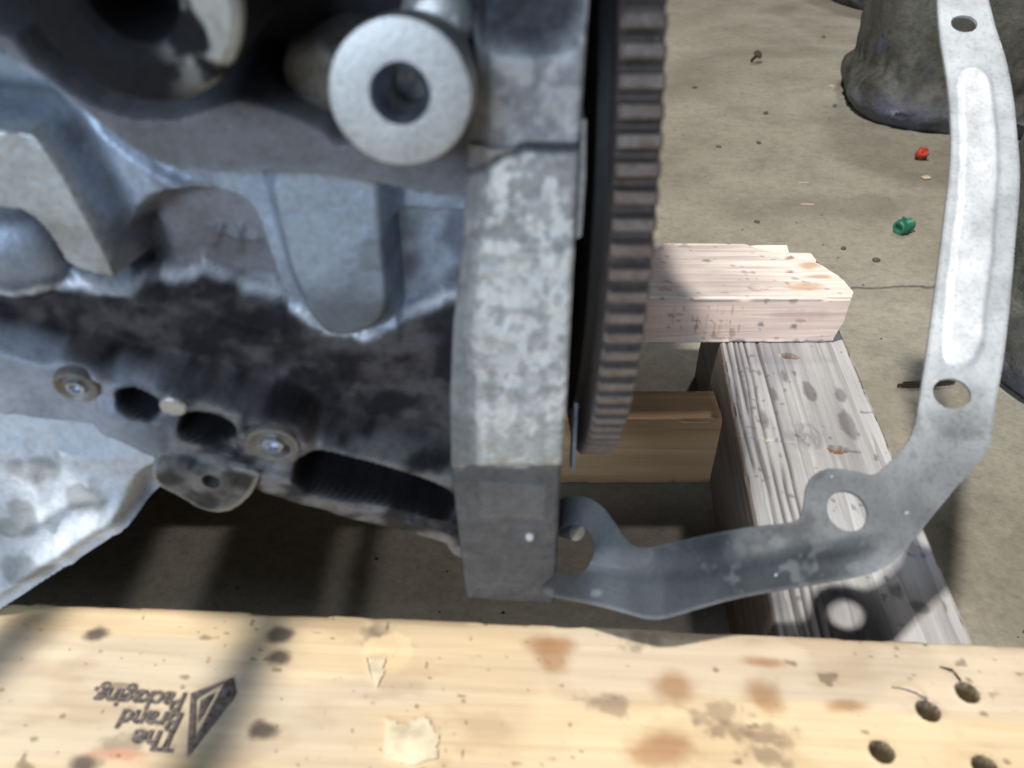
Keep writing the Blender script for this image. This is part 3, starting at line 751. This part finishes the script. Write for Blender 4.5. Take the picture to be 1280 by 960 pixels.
EAR = smoothpoly([(-0.1283,0.2191),(-0.1129,0.2183),(-0.0923,0.2121),(-0.0935,0.2074),(-0.1003,0.1967),(-0.1095,0.1904),(-0.1183,0.1921),(-0.1241,0.1984),(-0.1330,0.2058),(-0.1311,0.2160)], 1)
EH = [(-0.1104,0.2086)][0]
u, v, q = trimgrid(-.16, -.07, .16, .25, .0008, lambda x, y: np.maximum(sdf(EAR, x, y), .0033-np.hypot(x-EH[0], y-EH[1])))
e_ = -sdf(EAR, u, v); rh = np.hypot(u-EH[0], v-EH[1])
h = .001*(1-np.clip(1-e_/.002, 0, 1)**2)-.0075*ss(EH[1]+.004, EH[1]+.013, v)+.0012*(1-ss(.0085, .0095, rh))+(fbm(u*150, v*150, 91, 4)-.5)*.0012
c = np.array([.13, .125, .12])*(.35+1.3*ss(.3, .7, fbm(u*120, v*120, 93, 4)))[:, None]; c = mixc(c, (.38, .37, .35), ss(.0022, .0008, e_)*.8)
slab('ear', to_e(np.stack([u, .2185-h, v], 1)), to_e(np.stack([u, np.full_like(u, .235), v], 1)), q, M['cast'], engine, c, np.full(len(u), .5))

# oil pan, lower left, its rim running down to the plank
PAN = [(-0.2738,0.2464),(-0.1885,0.2254),(-0.1719,0.2224),(-0.1370,0.2178),(-0.1292,0.2130),(-0.1302,0.1967),(-0.1380,0.1855),(-0.1522,0.1757),(-0.1685,0.1645),(-0.1983,0.1448),(-0.2259,0.1259),(-0.4097,0.0079)]
RIM = [(-0.1276,0.1979),(-0.1366,0.1928),(-0.1494,0.1859),(-0.1648,0.1766),(-0.1919,0.1583),(-0.2181,0.1413),(-0.3933,0.0313)]
PR1 = [[(-0.1746,0.2189),(-0.1657,0.1946)],[(-0.2028,0.1701),(-0.1748,0.1859),(-0.1614,0.1881)],[(-0.1651,0.1967),(-0.1596,0.1724)],[(-0.1866,0.1793),(-0.1812,0.1558)],[(-0.2180,0.1967),(-0.1871,0.2130),(-0.1866,0.1793)]]
PD = [(-0.1869,0.2009),(-0.1680,0.1873),(-0.1962,0.1793),(-0.2045,0.1724),(-0.1995,0.1534)]
PDr = [(.011,.007),(.0085,.008),(.007,.010),(.006,.005),(.013,.006)]
COV = smoothpoly([(-0.1257,0.2021),(-0.1408,0.2004),(-0.1499,0.1898),(-0.1575,0.1743),(-0.1302,0.1743)], 2)
u, v, q = trimgrid(-.34, -.09, .09, .25, .0010, lambda x, y: sdf(PAN, x, y))
zt = .225; h = .000+(zt-v)*.16
dr = sdline(RIM, u, v)
h = h+.0045*np.exp(-(dr/.0035)**2)
for p in PR1: h = h+.0016*np.exp(-(sdline(p, u, v)/.0028)**2)
h = lerp(h, -.008, 1-ss(-.004, .004, sdf(COV, u, v)))
h = h+.004*(1-ss(-.01, .006, sdf(smoothpoly([(-0.1751,0.2130),(-0.1471,0.2158),(-0.1389,0.2070),(-0.1452,0.2009),(-0.1699,0.2009)]), u, v)))
h = h+(fbm(u*30, v*30, 101, 2)-.5)*.0010+(fbm(u*220, v*220, 104, 3)-.5)*.0006
c = np.array([.56, .61, .67])*(.85+.3*fbm(u*60, v*60, 106, 4))[:, None]; g = np.full(len(u), .75)
for k_, (a, b) in enumerate(PD): m = spot(u, v, a, b, *PDr[k_], .25, 90, .35, 110+k_); c = mixc(c, (.27, .28, .28), m*.75)
c = mixc(c, (.30, .35, .46), (1-ss(-.004, .004, sdf(COV, u, v)))*.6)
slab('oil_pan', to_e(np.stack([u, .236-h, v], 1)), to_e(np.stack([u, np.full_like(u, .32), v], 1)), q, M['cast'], engine, c, g, closed=False)

# flywheel: black flex plate with the toothed ring
def ring_gear(n=118, r0=.1364, r1=.140, rin=.121, x0=0.0, x1=.0122):
    V = []; F = []; K = 8
    for i in range(n):
        p = 2*math.pi/n
        for f, r in ((0, r0), (.16, r0), (.24, r0+.0012), (.32, r1-.0004), (.36, r1), (.74, r1), (.80, r1-.0004), (.95, r0+.0006)):
            a = p*(i+f)
            for xx, dr in ((x0, -.0012), (x0+.0012, 0), (x1-.0009, 0), (x1, -.0009)):
                V.append((xx, math.cos(a)*(r+dr), math.sin(a)*(r+dr)))
    m = n*K
    base = len(V)
    for i in range(m):
        a = 2*math.pi/n*(i/K)
        V.append((x0, math.cos(a)*rin, math.sin(a)*rin)); V.append((x1, math.cos(a)*rin, math.sin(a)*rin))
    for i in range(m):
        j = (i+1) % m
        for k in range(3): F.append((i*4+k, i*4+k+1, j*4+k+1, j*4+k))
        F.append((base+i*2, i*4, j*4, base+j*2)); F.append((i*4+3, base+i*2+1, base+j*2+1, j*4+3))
        F.append((base+i*2+1, base+i*2, base+j*2, base+j*2+1))
    return V, F
GC = (.0277, .342, .298)
fw = lathe('flywheel', [(.1208, -.0035), (.1208, 0), (.112, .0004), (.10, .004), (.05, .004), (.045, .008), (.02, .008), (.018, .0), (.018, -.0035)], 120, M['black'], engine, EI @ Matrix.Translation(GC) @ Matrix.Rotation(R(90), 4, 'Z'))
V, F = ring_gear()
rg = meshobj('ring_gear', V, F, M['gear'], fw, False)
rg.data.materials.append(M['gearland'])
for pi, pl in enumerate(rg.data.polygons):
    if pi % 6 < 3 and (pi//6) % 8 in (3, 4, 5): pl.material_index = 1
bm = bmesh.new(); bm.from_mesh(rg.data); bmesh.ops.recalc_face_normals(bm, faces=bm.faces); bm.to_mesh(rg.data); bm.free()
rg.matrix_local = Matrix.Rotation(R(-90), 4, 'Z')
# box for the unseen engine bulk, added to keep light off the floor
bm = bmesh.new(); bmesh.ops.create_cube(bm, size=1)
for k in bm.verts: k.co = Vector((k.co.x*.327-.1585, k.co.y*.17+.385, k.co.z*.22+.315))
for k in bm.verts:
    if k.co.z < .3: k.co.y = lerp(.385, k.co.y, .95)
bmesh.ops.bevel(bm, geom=bm.edges[:], offset=.012, segments=2, affect='EDGES')
o = bmobj('bulk_blocker', bm, M['dark'], engine); o.matrix_local = EI
for nm, (cx_, cy_, cz_), (sx_, sy_, sz_) in (*[('streak_blocker', ((a_+b_)/2, .455, .193), (b_-a_, .31, .020)) for a_, b_ in ((-.42, -.152), (-.108, -.036), (-.022, -.010))], ('overhead_blocker', (-.1035, .33, .455), (.243, .36, .05))):  # added slats gapped for floor light streaks, and an unseen slab shading the block
    bm = bmesh.new(); bmesh.ops.create_cube(bm, size=1)
    for k in bm.verts: k.co = Vector((k.co.x*sx_+cx_, k.co.y*sy_+cy_, k.co.z*sz_+cz_))
    bmesh.ops.bevel(bm, geom=bm.edges[:], offset=min(.015, sx_*.3), segments=3, affect='EDGES')
    o = bmobj(nm, bm, M['dark'], engine); o.matrix_local = EI
# added rods out of view above, casting soft shadow bands on the plank
for x_, r_, z_ in ((-.262, .011, -17), (-.176, .0095, -9)):
    lathe('band_blocker', [(r_, 0), (r_, .16), (r_*1.25, .162), (r_*1.25, .17)], 24, M['black'], engine, EI @ Matrix.Translation((x_, .20, .455)) @ Matrix.Rotation(R(z_), 4, 'Z'))
# back face of the block behind the flywheel
bm = bmesh.new(); bmesh.ops.create_cube(bm, size=1)
for k in bm.verts: k.co = Vector((k.co.x*.03+.003, k.co.y*.12+.335, k.co.z*.28+.34))
bmesh.ops.bevel(bm, geom=bm.edges[:], offset=.004, segments=2, affect='EDGES')
o = bmobj('rear_cover', bm, M['black'], engine); o.matrix_local = EI
# blue-white edge of the cover plate beside the flange
SE = [(0.0186,0.3416),(0.0198,0.3416),(0.0205,0.3260),(0.0203,0.3076),(0.0187,0.3066)]
bm = bmesh.new()
f_ = [bm.verts.new((a, .2145, b)) for a, b in SE]; bk = [bm.verts.new((a, .26, b)) for a, b in SE]
bm.faces.new(f_[::-1]); bm.faces.new(bk)
for i in range(len(SE)): bm.faces.new((f_[i], f_[(i+1) % len(SE)], bk[(i+1) % len(SE)], bk[i]))
bmesh.ops.recalc_face_normals(bm, faces=bm.faces)
o = bmobj('cover_edge', bm, M['bolt'], engine); o.matrix_local = EI

# ------------------------------------------------------------------ separator plate hanging by one hole
t = NT('galvanised_plate')
a_ = t.attr('albedo').outputs['Color']; n1 = t.noise(45, 5, .65); n2 = t.noise(500, 3, .6)
c_ = t.mix(1.0, a_, t.ramp(n1, [(.3, .75), (.6, 1.05)]), 'MULTIPLY'); c_ = t.mix(1.0, c_, t.ramp(n2, [(.3, .8), (.5, 1.02)]), 'MULTIPLY')
t.bump(n2, .12, .0006)
M['plate'] = t.fin(c_, t.math('ADD', .42, t.math('MULTIPLY', n1, .2)), .35)
PP = (.0248, .22, .1715)
plate = empty('separator_plate', PP); tag(plate, 'bent galvanised steel plate with round holes hooked to the engine flange', 'plate')
Nn = Vector((-.03, -.50, .86)).normalized()
Uu = (Vector((1, 0, 0))-Nn.x*Nn).normalized(); Vv = Nn.cross(Uu)
PO_ = smoothpoly([(0.2106,0.3298),(0.2341,0.3289),(0.2295,0.2803),(0.2306,0.2574),(0.2283,0.2250),(0.2225,0.1898),(0.2166,0.1662),(0.2058,0.1350),(0.1879,0.0822),(0.1767,0.0526),(0.1730,0.0399),(0.1668,0.0330),(0.1483,0.0157),(0.1278,-0.0052),(0.1193,-0.0108),(0.1110,-0.0126),(0.0865,-0.0167),(0.0646,-0.0202),(0.0489,-0.0241),(0.0380,-0.0273),(0.0309,-0.0285),(0.0243,-0.0273),(0.0061,-0.0218),(-0.0062,-0.0187),(-0.0136,-0.0156),(-0.0147,-0.0062),(-0.0144,0.0131),(-0.0085,0.0211),(0.0039,0.0210),(0.0115,0.0162),(0.0163,0.0089),(0.0204,0.0011),(0.0259,-0.0024),(0.0354,-0.0006),(0.0548,0.0038),(0.0741,0.0069),(0.0853,0.0078),(0.0909,0.0097),(0.0931,0.0162),(0.0950,0.0242),(0.1003,0.0296),(0.1083,0.0312),(0.1171,0.0294),(0.1219,0.0277),(0.1261,0.0293),(0.1402,0.0416),(0.1457,0.0530),(0.1552,0.0827),(0.1694,0.1271),(0.1779,0.1533),(0.1898,0.1907),(0.1952,0.2156),(0.1991,0.2446),(0.2008,0.2754)], 2)
PH = [([(0.2145,0.2750)][0], .0068, .0058), ([(0.1618,0.0630)][0], .0078, .0070), ([(0.1098,0.0128)][0], .0080, .0083), ([(-0.0006,-0.0006)][0], .0085, .0105)]
def psd(x, y):
    d = sdf(PO_, x, y)
    for (a, b), r1_, r2_ in PH:
        k = np.hypot((x-a)/r1_, (y-b)/r2_); d = np.maximum(d, (1-k)*min(r1_, r2_))
    return d
u, v, q = trimgrid(-.03, .26, -.06, .36, .0008, psd)
EMB = smoothpoly([(0.2072,0.2427),(0.2183,0.2435),(0.2172,0.2254),(0.2111,0.1901),(0.2017,0.1573),(0.1889,0.1183),(0.1770,0.0824),(0.1697,0.0756),(0.1630,0.0780),(0.1642,0.0864),(0.1740,0.1186),(0.1853,0.1532),(0.1963,0.1905),(0.2026,0.2206)], 2)
EM2 = smoothpoly([(0.0004,-0.0063),(0.0348,-0.0090),(0.0759,-0.0037),(0.1144,0.0031),(0.1225,-0.0040),(0.1058,-0.0107),(0.0555,-0.0196),(0.0337,-0.0237),(0.0124,-0.0203)], 2)
DIM = [(0.1954,0.1818)][0]; LUG = [(0.1093,0.0134)][0]; DNT = [(0.0743,-0.0037)][0]
BL = [(-0.0121,-0.0031),(0.0129,-0.0083),(0.0346,-0.0109),(0.0568,-0.0073),(0.0759,-0.0037),(0.1144,0.0031)]; BLu = [p[0] for p in BL]; BLv = [p[1] for p in BL]
eo = -sdf(PO_, u, v)
em = sdf(EMB, u, v)-.0012+(fbm(u*60, v*60, 3, 2)-.5)*.002
h = .0012*(1-ss(-.0016, .0012, em))
h = h-.0010*(1-ss(-.012, .008, sdf(EM2, u, v)))
h = h-.0006*np.exp(-((u-DIM[0])**2+(v-DIM[1])**2)/.005**2)
h = h-.0005*np.exp(-((u-DNT[0])**2+(v-DNT[1])**2)/.008**2)
h = h+.0012*np.sin(u*30+v*22)+(fbm(u*25, v*25, 8, 3)-.5)*.0022
vl = np.interp(u, BLu, BLv); h = h-.40*np.clip(vl-v, 0, .03)*(1-ss(.10, .135, u))
# the root curls down to lie against the flange
curl = np.clip((.022-u)/.030, 0, 1.6)
h = h-.012*curl**2
c = np.array([.52, .55, .58])*(.85+.3*fbm(u*40, v*40, 41, 4))[:, None]
c = mixc(c, (.085, .10, .115), np.maximum(1-ss(-.006, .004, sdf(EM2, u, v)), ss(0, .004, np.interp(u, BLu, BLv)-v)*(1-ss(.09, .13, u)))*.85)  # folded strip painted dark, as if mirroring dim surroundings
lowarm = 1-ss(.02, .085, v); c = c*(1-.66*lowarm[:, None]); c = mixc(c, (.05, .058, .065), lowarm*ss(.5, .66, fbm(u*55, v*55, 48, 4))*.6)  # lower arm darkened in colour for its shade, plus dark smudges
c = mixc(c, (.72, .74, .77), (1-ss(-.004, .002, em))*(.45+.55*ss(.35, .6, fbm(u*50, v*25, 49, 3))))
c = mixc(c, (.36, .38, .42), np.exp(-((em-.0015)/.0012)**2)*.25)
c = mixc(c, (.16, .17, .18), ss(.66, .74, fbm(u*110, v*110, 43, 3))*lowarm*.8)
c = mixc(c, (.75, .78, .82), ss(.983, .99, vn(u*330, v*330, 45))*lowarm*.8)
c = mixc(c, (.20, .21, .22), ss(.0016, .0004, eo)*.5)
base3 = np.outer(u, np.array(Uu))+np.outer(v, np.array(Vv))
fr = base3+np.outer(h, np.array(Nn)); bk = base3+np.outer(h-.0016, np.array(Nn))
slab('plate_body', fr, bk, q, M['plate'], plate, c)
# edge-on tab standing up beside the flange, and the stud through the root hole
TB = [(.0268, .2535, .2145), (.0268, .262, .245)]
def bar(name, a, b, w, d, mat, parent, off):
    a, b = Vector(a)-Vector(off), Vector(b)-Vector(off)
    z = (b-a).normalized(); x = Vector((1, 0, 0)); y = z.cross(x).normalized()
    bm = bmesh.new(); vs = []
    for p in (a, b):
        for i, j in ((-1, -1), (1, -1), (1, 1), (-1, 1)): vs.append(bm.verts.new(p+x*i*w+y*j*d))
    for f in ((3, 2, 1, 0), (4, 5, 6, 7), (0, 1, 5, 4), (1, 2, 6, 5), (2, 3, 7, 6), (3, 0, 4, 7)): bm.faces.new([vs[k] for k in f])
    bmesh.ops.recalc_face_normals(bm, faces=bm.faces)
    bmesh.ops.bevel(bm, geom=bm.edges[:], offset=min(w, d)*.4, segments=2, affect='EDGES')
    return bmobj(name, bm, mat, parent)
bar('tab', (.0248, .247, .188), (.0258, .262, .226), .0007, .006, M['bolt'], plate, PP)
st = [(0.0268,0.1621)][0]
lathe('dowel', [(.0045, -.03), (.0045, .0), (.004, .0012), (.0022, .0016), (0, .0016)], 32, M['bolt'], engine, EI @ Matrix.Translation((st[0], .236, st[1])) @ Matrix.Rotation(R(40), 4, 'Z') @ Matrix.Rotation(R(-25), 4, 'X'))

# ------------------------------------------------------------------ tubs on the floor behind
def tub(cx, cy, hx, hy, rc, H, rot, label, seed):
    n = 160; prof = []                                        # (inset, z)
    for k in range(9): prof.append((.012*(k/8-1)**2*1.0-.006*math.sin(math.pi*k/8), .055*k/8))
    for k in range(1, 30): prof.append((.010+.004*k/29, .055+(H-.055)*k/29))
    prof += [(.004, H), (.002, H+.012), (.02, H+.014), (.03, H-.01)]
    for k in range(1, 8): prof.append((.035+.01*k/7, H-.01-(H-.03)*k/7))
    m = len(prof); V = np.zeros((n*m, 3)); 
    for i in range(n):
        a = 2*math.pi*i/n; ca, sa = math.cos(a), math.sin(a); p = 3.4
        s = (abs(ca)**p+abs(sa)**p)**(-1/p)
        for k, (ins, z) in enumerate(prof):
            f = 1-ins/min(hx, hy)
            V[i*m+k] = (ca*s*hx*f, sa*s*hy*f, z)
    ang = np.arctan2(V[:, 1], V[:, 0]); L_ = ang*.25
    nn = fbm(L_*16+9, V[:, 2]*16+9, seed, 4); n2 = fbm(L_*60, V[:, 2]*60, seed+3, 3)
    low = 1-ss(.09, .16, V[:, 2]+.05*(nn-.5))
    rad = (nn-.5)*.012+(n2-.5)*.012*low
    nrm = V.copy(); nrm[:, 2] = 0; nrm /= np.maximum(np.linalg.norm(nrm, axis=1), 1e-6)[:, None]
    V = V+nrm*rad[:, None]*ss(0, .02, V[:, 2])[:, None]
    V[:, 2] += (fbm(L_*22, L_*0, seed+8, 2)-.5)*.03*(V[:, 2] > .03)*(V[:, 2] < .12)
    c = np.array([.10, .10, .088])*(.7+.6*nn)[:, None]
    c = mixc(c, (.028, .028, .026), low*ss(.4, .6, n2)*.7)
    lipm = (1-ss(.035, .052, V[:, 2]+(nn-.5)*.02)); c = mixc(c, (.17, .185, .225), lipm*ss(.36, .56, fbm(L_*9, V[:, 2]*12, seed+5, 3))*.9)
    c = mixc(c, (.11, .105, .09), lipm*ss(.5, .65, fbm(L_*11+5, V[:, 2]*12, seed+6, 3))*.9)
    c = mixc(c, (.10, .115, .19), ss(.66, .76, fbm(L_*14+3, V[:, 2]*9, seed+7, 3))*.5*(V[:, 2] < .2))
    F = []
    for i in range(n):
        j = (i+1) % n
        for k in range(m-1): F.append((i*m+k, j*m+k, j*m+k+1, i*m+k+1))
    F.append([i*m for i in range(n)][::-1]); F.append([i*m+m-1 for i in range(n)])
    o = meshobj('plastic_tub', V, F, M['tub'], None, True, c)
    o.location = (cx, cy, 0.0005); o.rotation_euler = (0, 0, R(rot))
    return tag(o, label, 'tub', 'dirty tubs standing on the concrete')
tub(.742, 1.365, .178, .178, .1, .36, -14, 'blackened tub with worn blue bottom edge, half behind the plate near the red scrap', 1)
tub(1.00, 2.24, .19, .17, .1, .36, 8, 'farthest blackened tub, only its bluish bottom corner showing at the top', 2)
tub(.606, .575, .185, .185, .1, .36, 20, 'nearest blackened tub at the right edge, mostly hidden behind the plate', 3)

# ------------------------------------------------------------------ litter on the concrete
cp = [(0.4591,0.8675)][0]
cap = empty('threaded_cap', (cp[0], cp[1], 0)); tag(cap, 'green threaded plastic cap lying on its side on the concrete', 'cap')
cap.scale = (.78, .78, .78)
Mc = Matrix.Translation((0, 0, .0105)) @ Matrix.Rotation(R(-62), 4, 'Z') @ Matrix.Rotation(R(4), 4, 'X')
prof = [(0, -.017), (.0075, -.017), (.0088, -.0155)]
for k in range(8): prof += [(.0092, -.0145+k*.0020), (.0086, -.0135+k*.0020)]
prof += [(.0095, .001), (.0118, .0022), (.0118, .0042), (.0086, .005), (.0086, .0055), (.0105, .0065), (.0105, .0105), (.0096, .0115), (.0060, .0110), (.0055, .007), (0, .006)]
lathe('cap_body', prof, 36, M['green'], cap, Mc)
bm = bmesh.new(); bmesh.ops.create_cube(bm, size=1)
for k in bm.verts: k.co = Vector((k.co.x*.007, k.co.y*.0022-.0032, k.co.z*.006+.0135))
bmesh.ops.bevel(bm, geom=bm.edges[:], offset=.0008, segments=2, affect='EDGES')
o = bmobj('pull_tab', bm, M['green'], cap); o.matrix_local = Mc

def lump(name, p, s, mat, label, cat, seed, flat=.6, rz=0, group=None):
    bm = bmesh.new(); bmesh.ops.create_icosphere(bm, subdivisions=3, radius=1)
    P = np.array([v.co[:] for v in bm.verts]); k = fbm(P[:, 0]*1.6+seed*3.1+7, P[:, 1]*1.6+P[:, 2]*2.1+9, seed, 3)
    for v, kk in zip(bm.verts, k):
        f = .65+.7*kk; v.co = Vector((v.co.x*s[0]*f, v.co.y*s[1]*f, max(v.co.z*f, -.7)*s[2]+s[2]*.6))
    o = bmobj(name, bm, mat, None, True); o.location = (p[0], p[1], .0); o.rotation_euler = (0, 0, rz)
    return tag(o, label, cat, group)
rp = [(0.5756,1.1081)][0]
# torn red cap: short crumpled cup
V = []; F = []; n = 20
for i in range(n):
    a = 2*math.pi*i/n; w = 1+.25*math.sin(2*a+1)+.12*math.sin(5*a)
    for r_, z_ in ((.006, 0), (.0075, .006), (.0085, .012+.003*math.sin(3*a)), (.0072, .0112+.003*math.sin(3*a)), (.005, .003)): V.append((r_*w*math.cos(a), r_*math.sin(a), z_))
for i in range(n):
    j = (i+1) % n
    for k in range(4): F.append((i*5+k, j*5+k, j*5+k+1, i*5+k+1))
F.append([i*5 for i in range(n)][::-1]); F.append([i*5+4 for i in range(n)])
o = meshobj('plastic_scrap', V, F, M['red']); o.location = (rp[0], rp[1], .003); o.rotation_euler = (R(28), R(20), .6)
tag(o, 'small torn red plastic scrap in front of the blackened tub', 'scrap')
peb = [((868,110), .006, 'dark pebble nearest the ring gear on the upper floor'), ((957,165), .007, 'flat dark pebble in the middle of the open floor'), ((948,179), .006, 'small dark pebble above the rear plank'), ((898,184), .005, 'tiny dark pebble just left of two others above the rear plank'), ((1029,47), .007, 'dark pebble to the left of the farthest tub'), ((1043,133), .006, 'dark pebble at the foot of the blackened tub'), ((946,278), .005, 'flat dark crumb just behind the rear plank'), ((1095,326), .006, 'dark pebble between the green cap and the rear plank'), ((1048,306), .005, 'small crumb by the broken end of the rear plank')]
PEB = [(0.3241,1.4591),(0.4135,1.3144),(0.3668,1.1742),(0.3037,1.1571),(0.6716,1.8361),(0.5381,1.3526),(0.2956,0.8963),(0.4027,0.7962),(0.3763,0.8257)]
for k, (p, (_, s, lb)) in enumerate(zip(PEB, peb)):
    lump('pebble', p, (s*.75, s*.55, s*.35), M['pebble'], lb, 'pebble', 11+k, rz=k*.9, group='pebbles on the concrete')
WC = [(0.5703,1.4690),(0.5580,1.0362),(0.3731,0.9486),(0.3890,1.0194)]
for k, (p, lb, s) in enumerate(zip(WC, ('pale chip beside the foot of the blackened tub', 'pale flake right of the green cap below the red scrap', 'thin pale splinter lying left of the green cap', 'pale short splinter above the thin one'), ((.005, .003, .0015), (.007, .005, .002), (.009, .0012, .001), (.007, .001, .001)))):
    lump('wood_chip', p, s, M['chip'], lb, 'chip', 31+k, group='pale chips on the concrete')
# bent metal clip, far left of the open floor
bp = [(0.4717,1.6264)][0]
o = lathe('metal_clip', [(0, -.012), (.003, -.012), (.003, .004), (.009, .006), (.009, .009), (0, .010)], 10, M['rust'], None, Matrix.Translation((bp[0], bp[1], .012)) @ Matrix.Rotation(R(-55), 4, 'X') @ Matrix.Rotation(R(25), 4, 'Z'), .06)
tag(o, 'dark bent metal clip standing on the upper floor', 'clip')
s0, s1 = [(0.3341,0.5573),(0.3831,0.5631)]
o = bar('metal_pin', (s0[0], s0[1], .0035), (s1[0], s1[1], .0035), .0032, .0032, M['rust'], None, (s0[0], s0[1], 0)); o.location = (s0[0], s0[1], 0)
tag(o, 'dark thin metal pin poking out from behind the plate', 'pin')
# loose grit
rnd = random.Random(5); V = []; F = []
for k in range(900):
    x, y = rnd.uniform(-.3, 1.2), rnd.uniform(.25, 2.4); s = rnd.choice((.0006, .0008, .001, .0016)); b = len(V)
    V += [(x-s, y-s*.5, 0), (x+s, y-s*.7, 0), (x+s*.3, y+s, 0), (x, y, s*1.1)]
    F += [(b, b+1, b+3), (b+1, b+2, b+3), (b+2, b, b+3)]
grit = meshobj('grit', V, F, M['pebble'], None, False); tag(grit, 'fine grit scattered over the concrete', 'grit', kind='stuff')
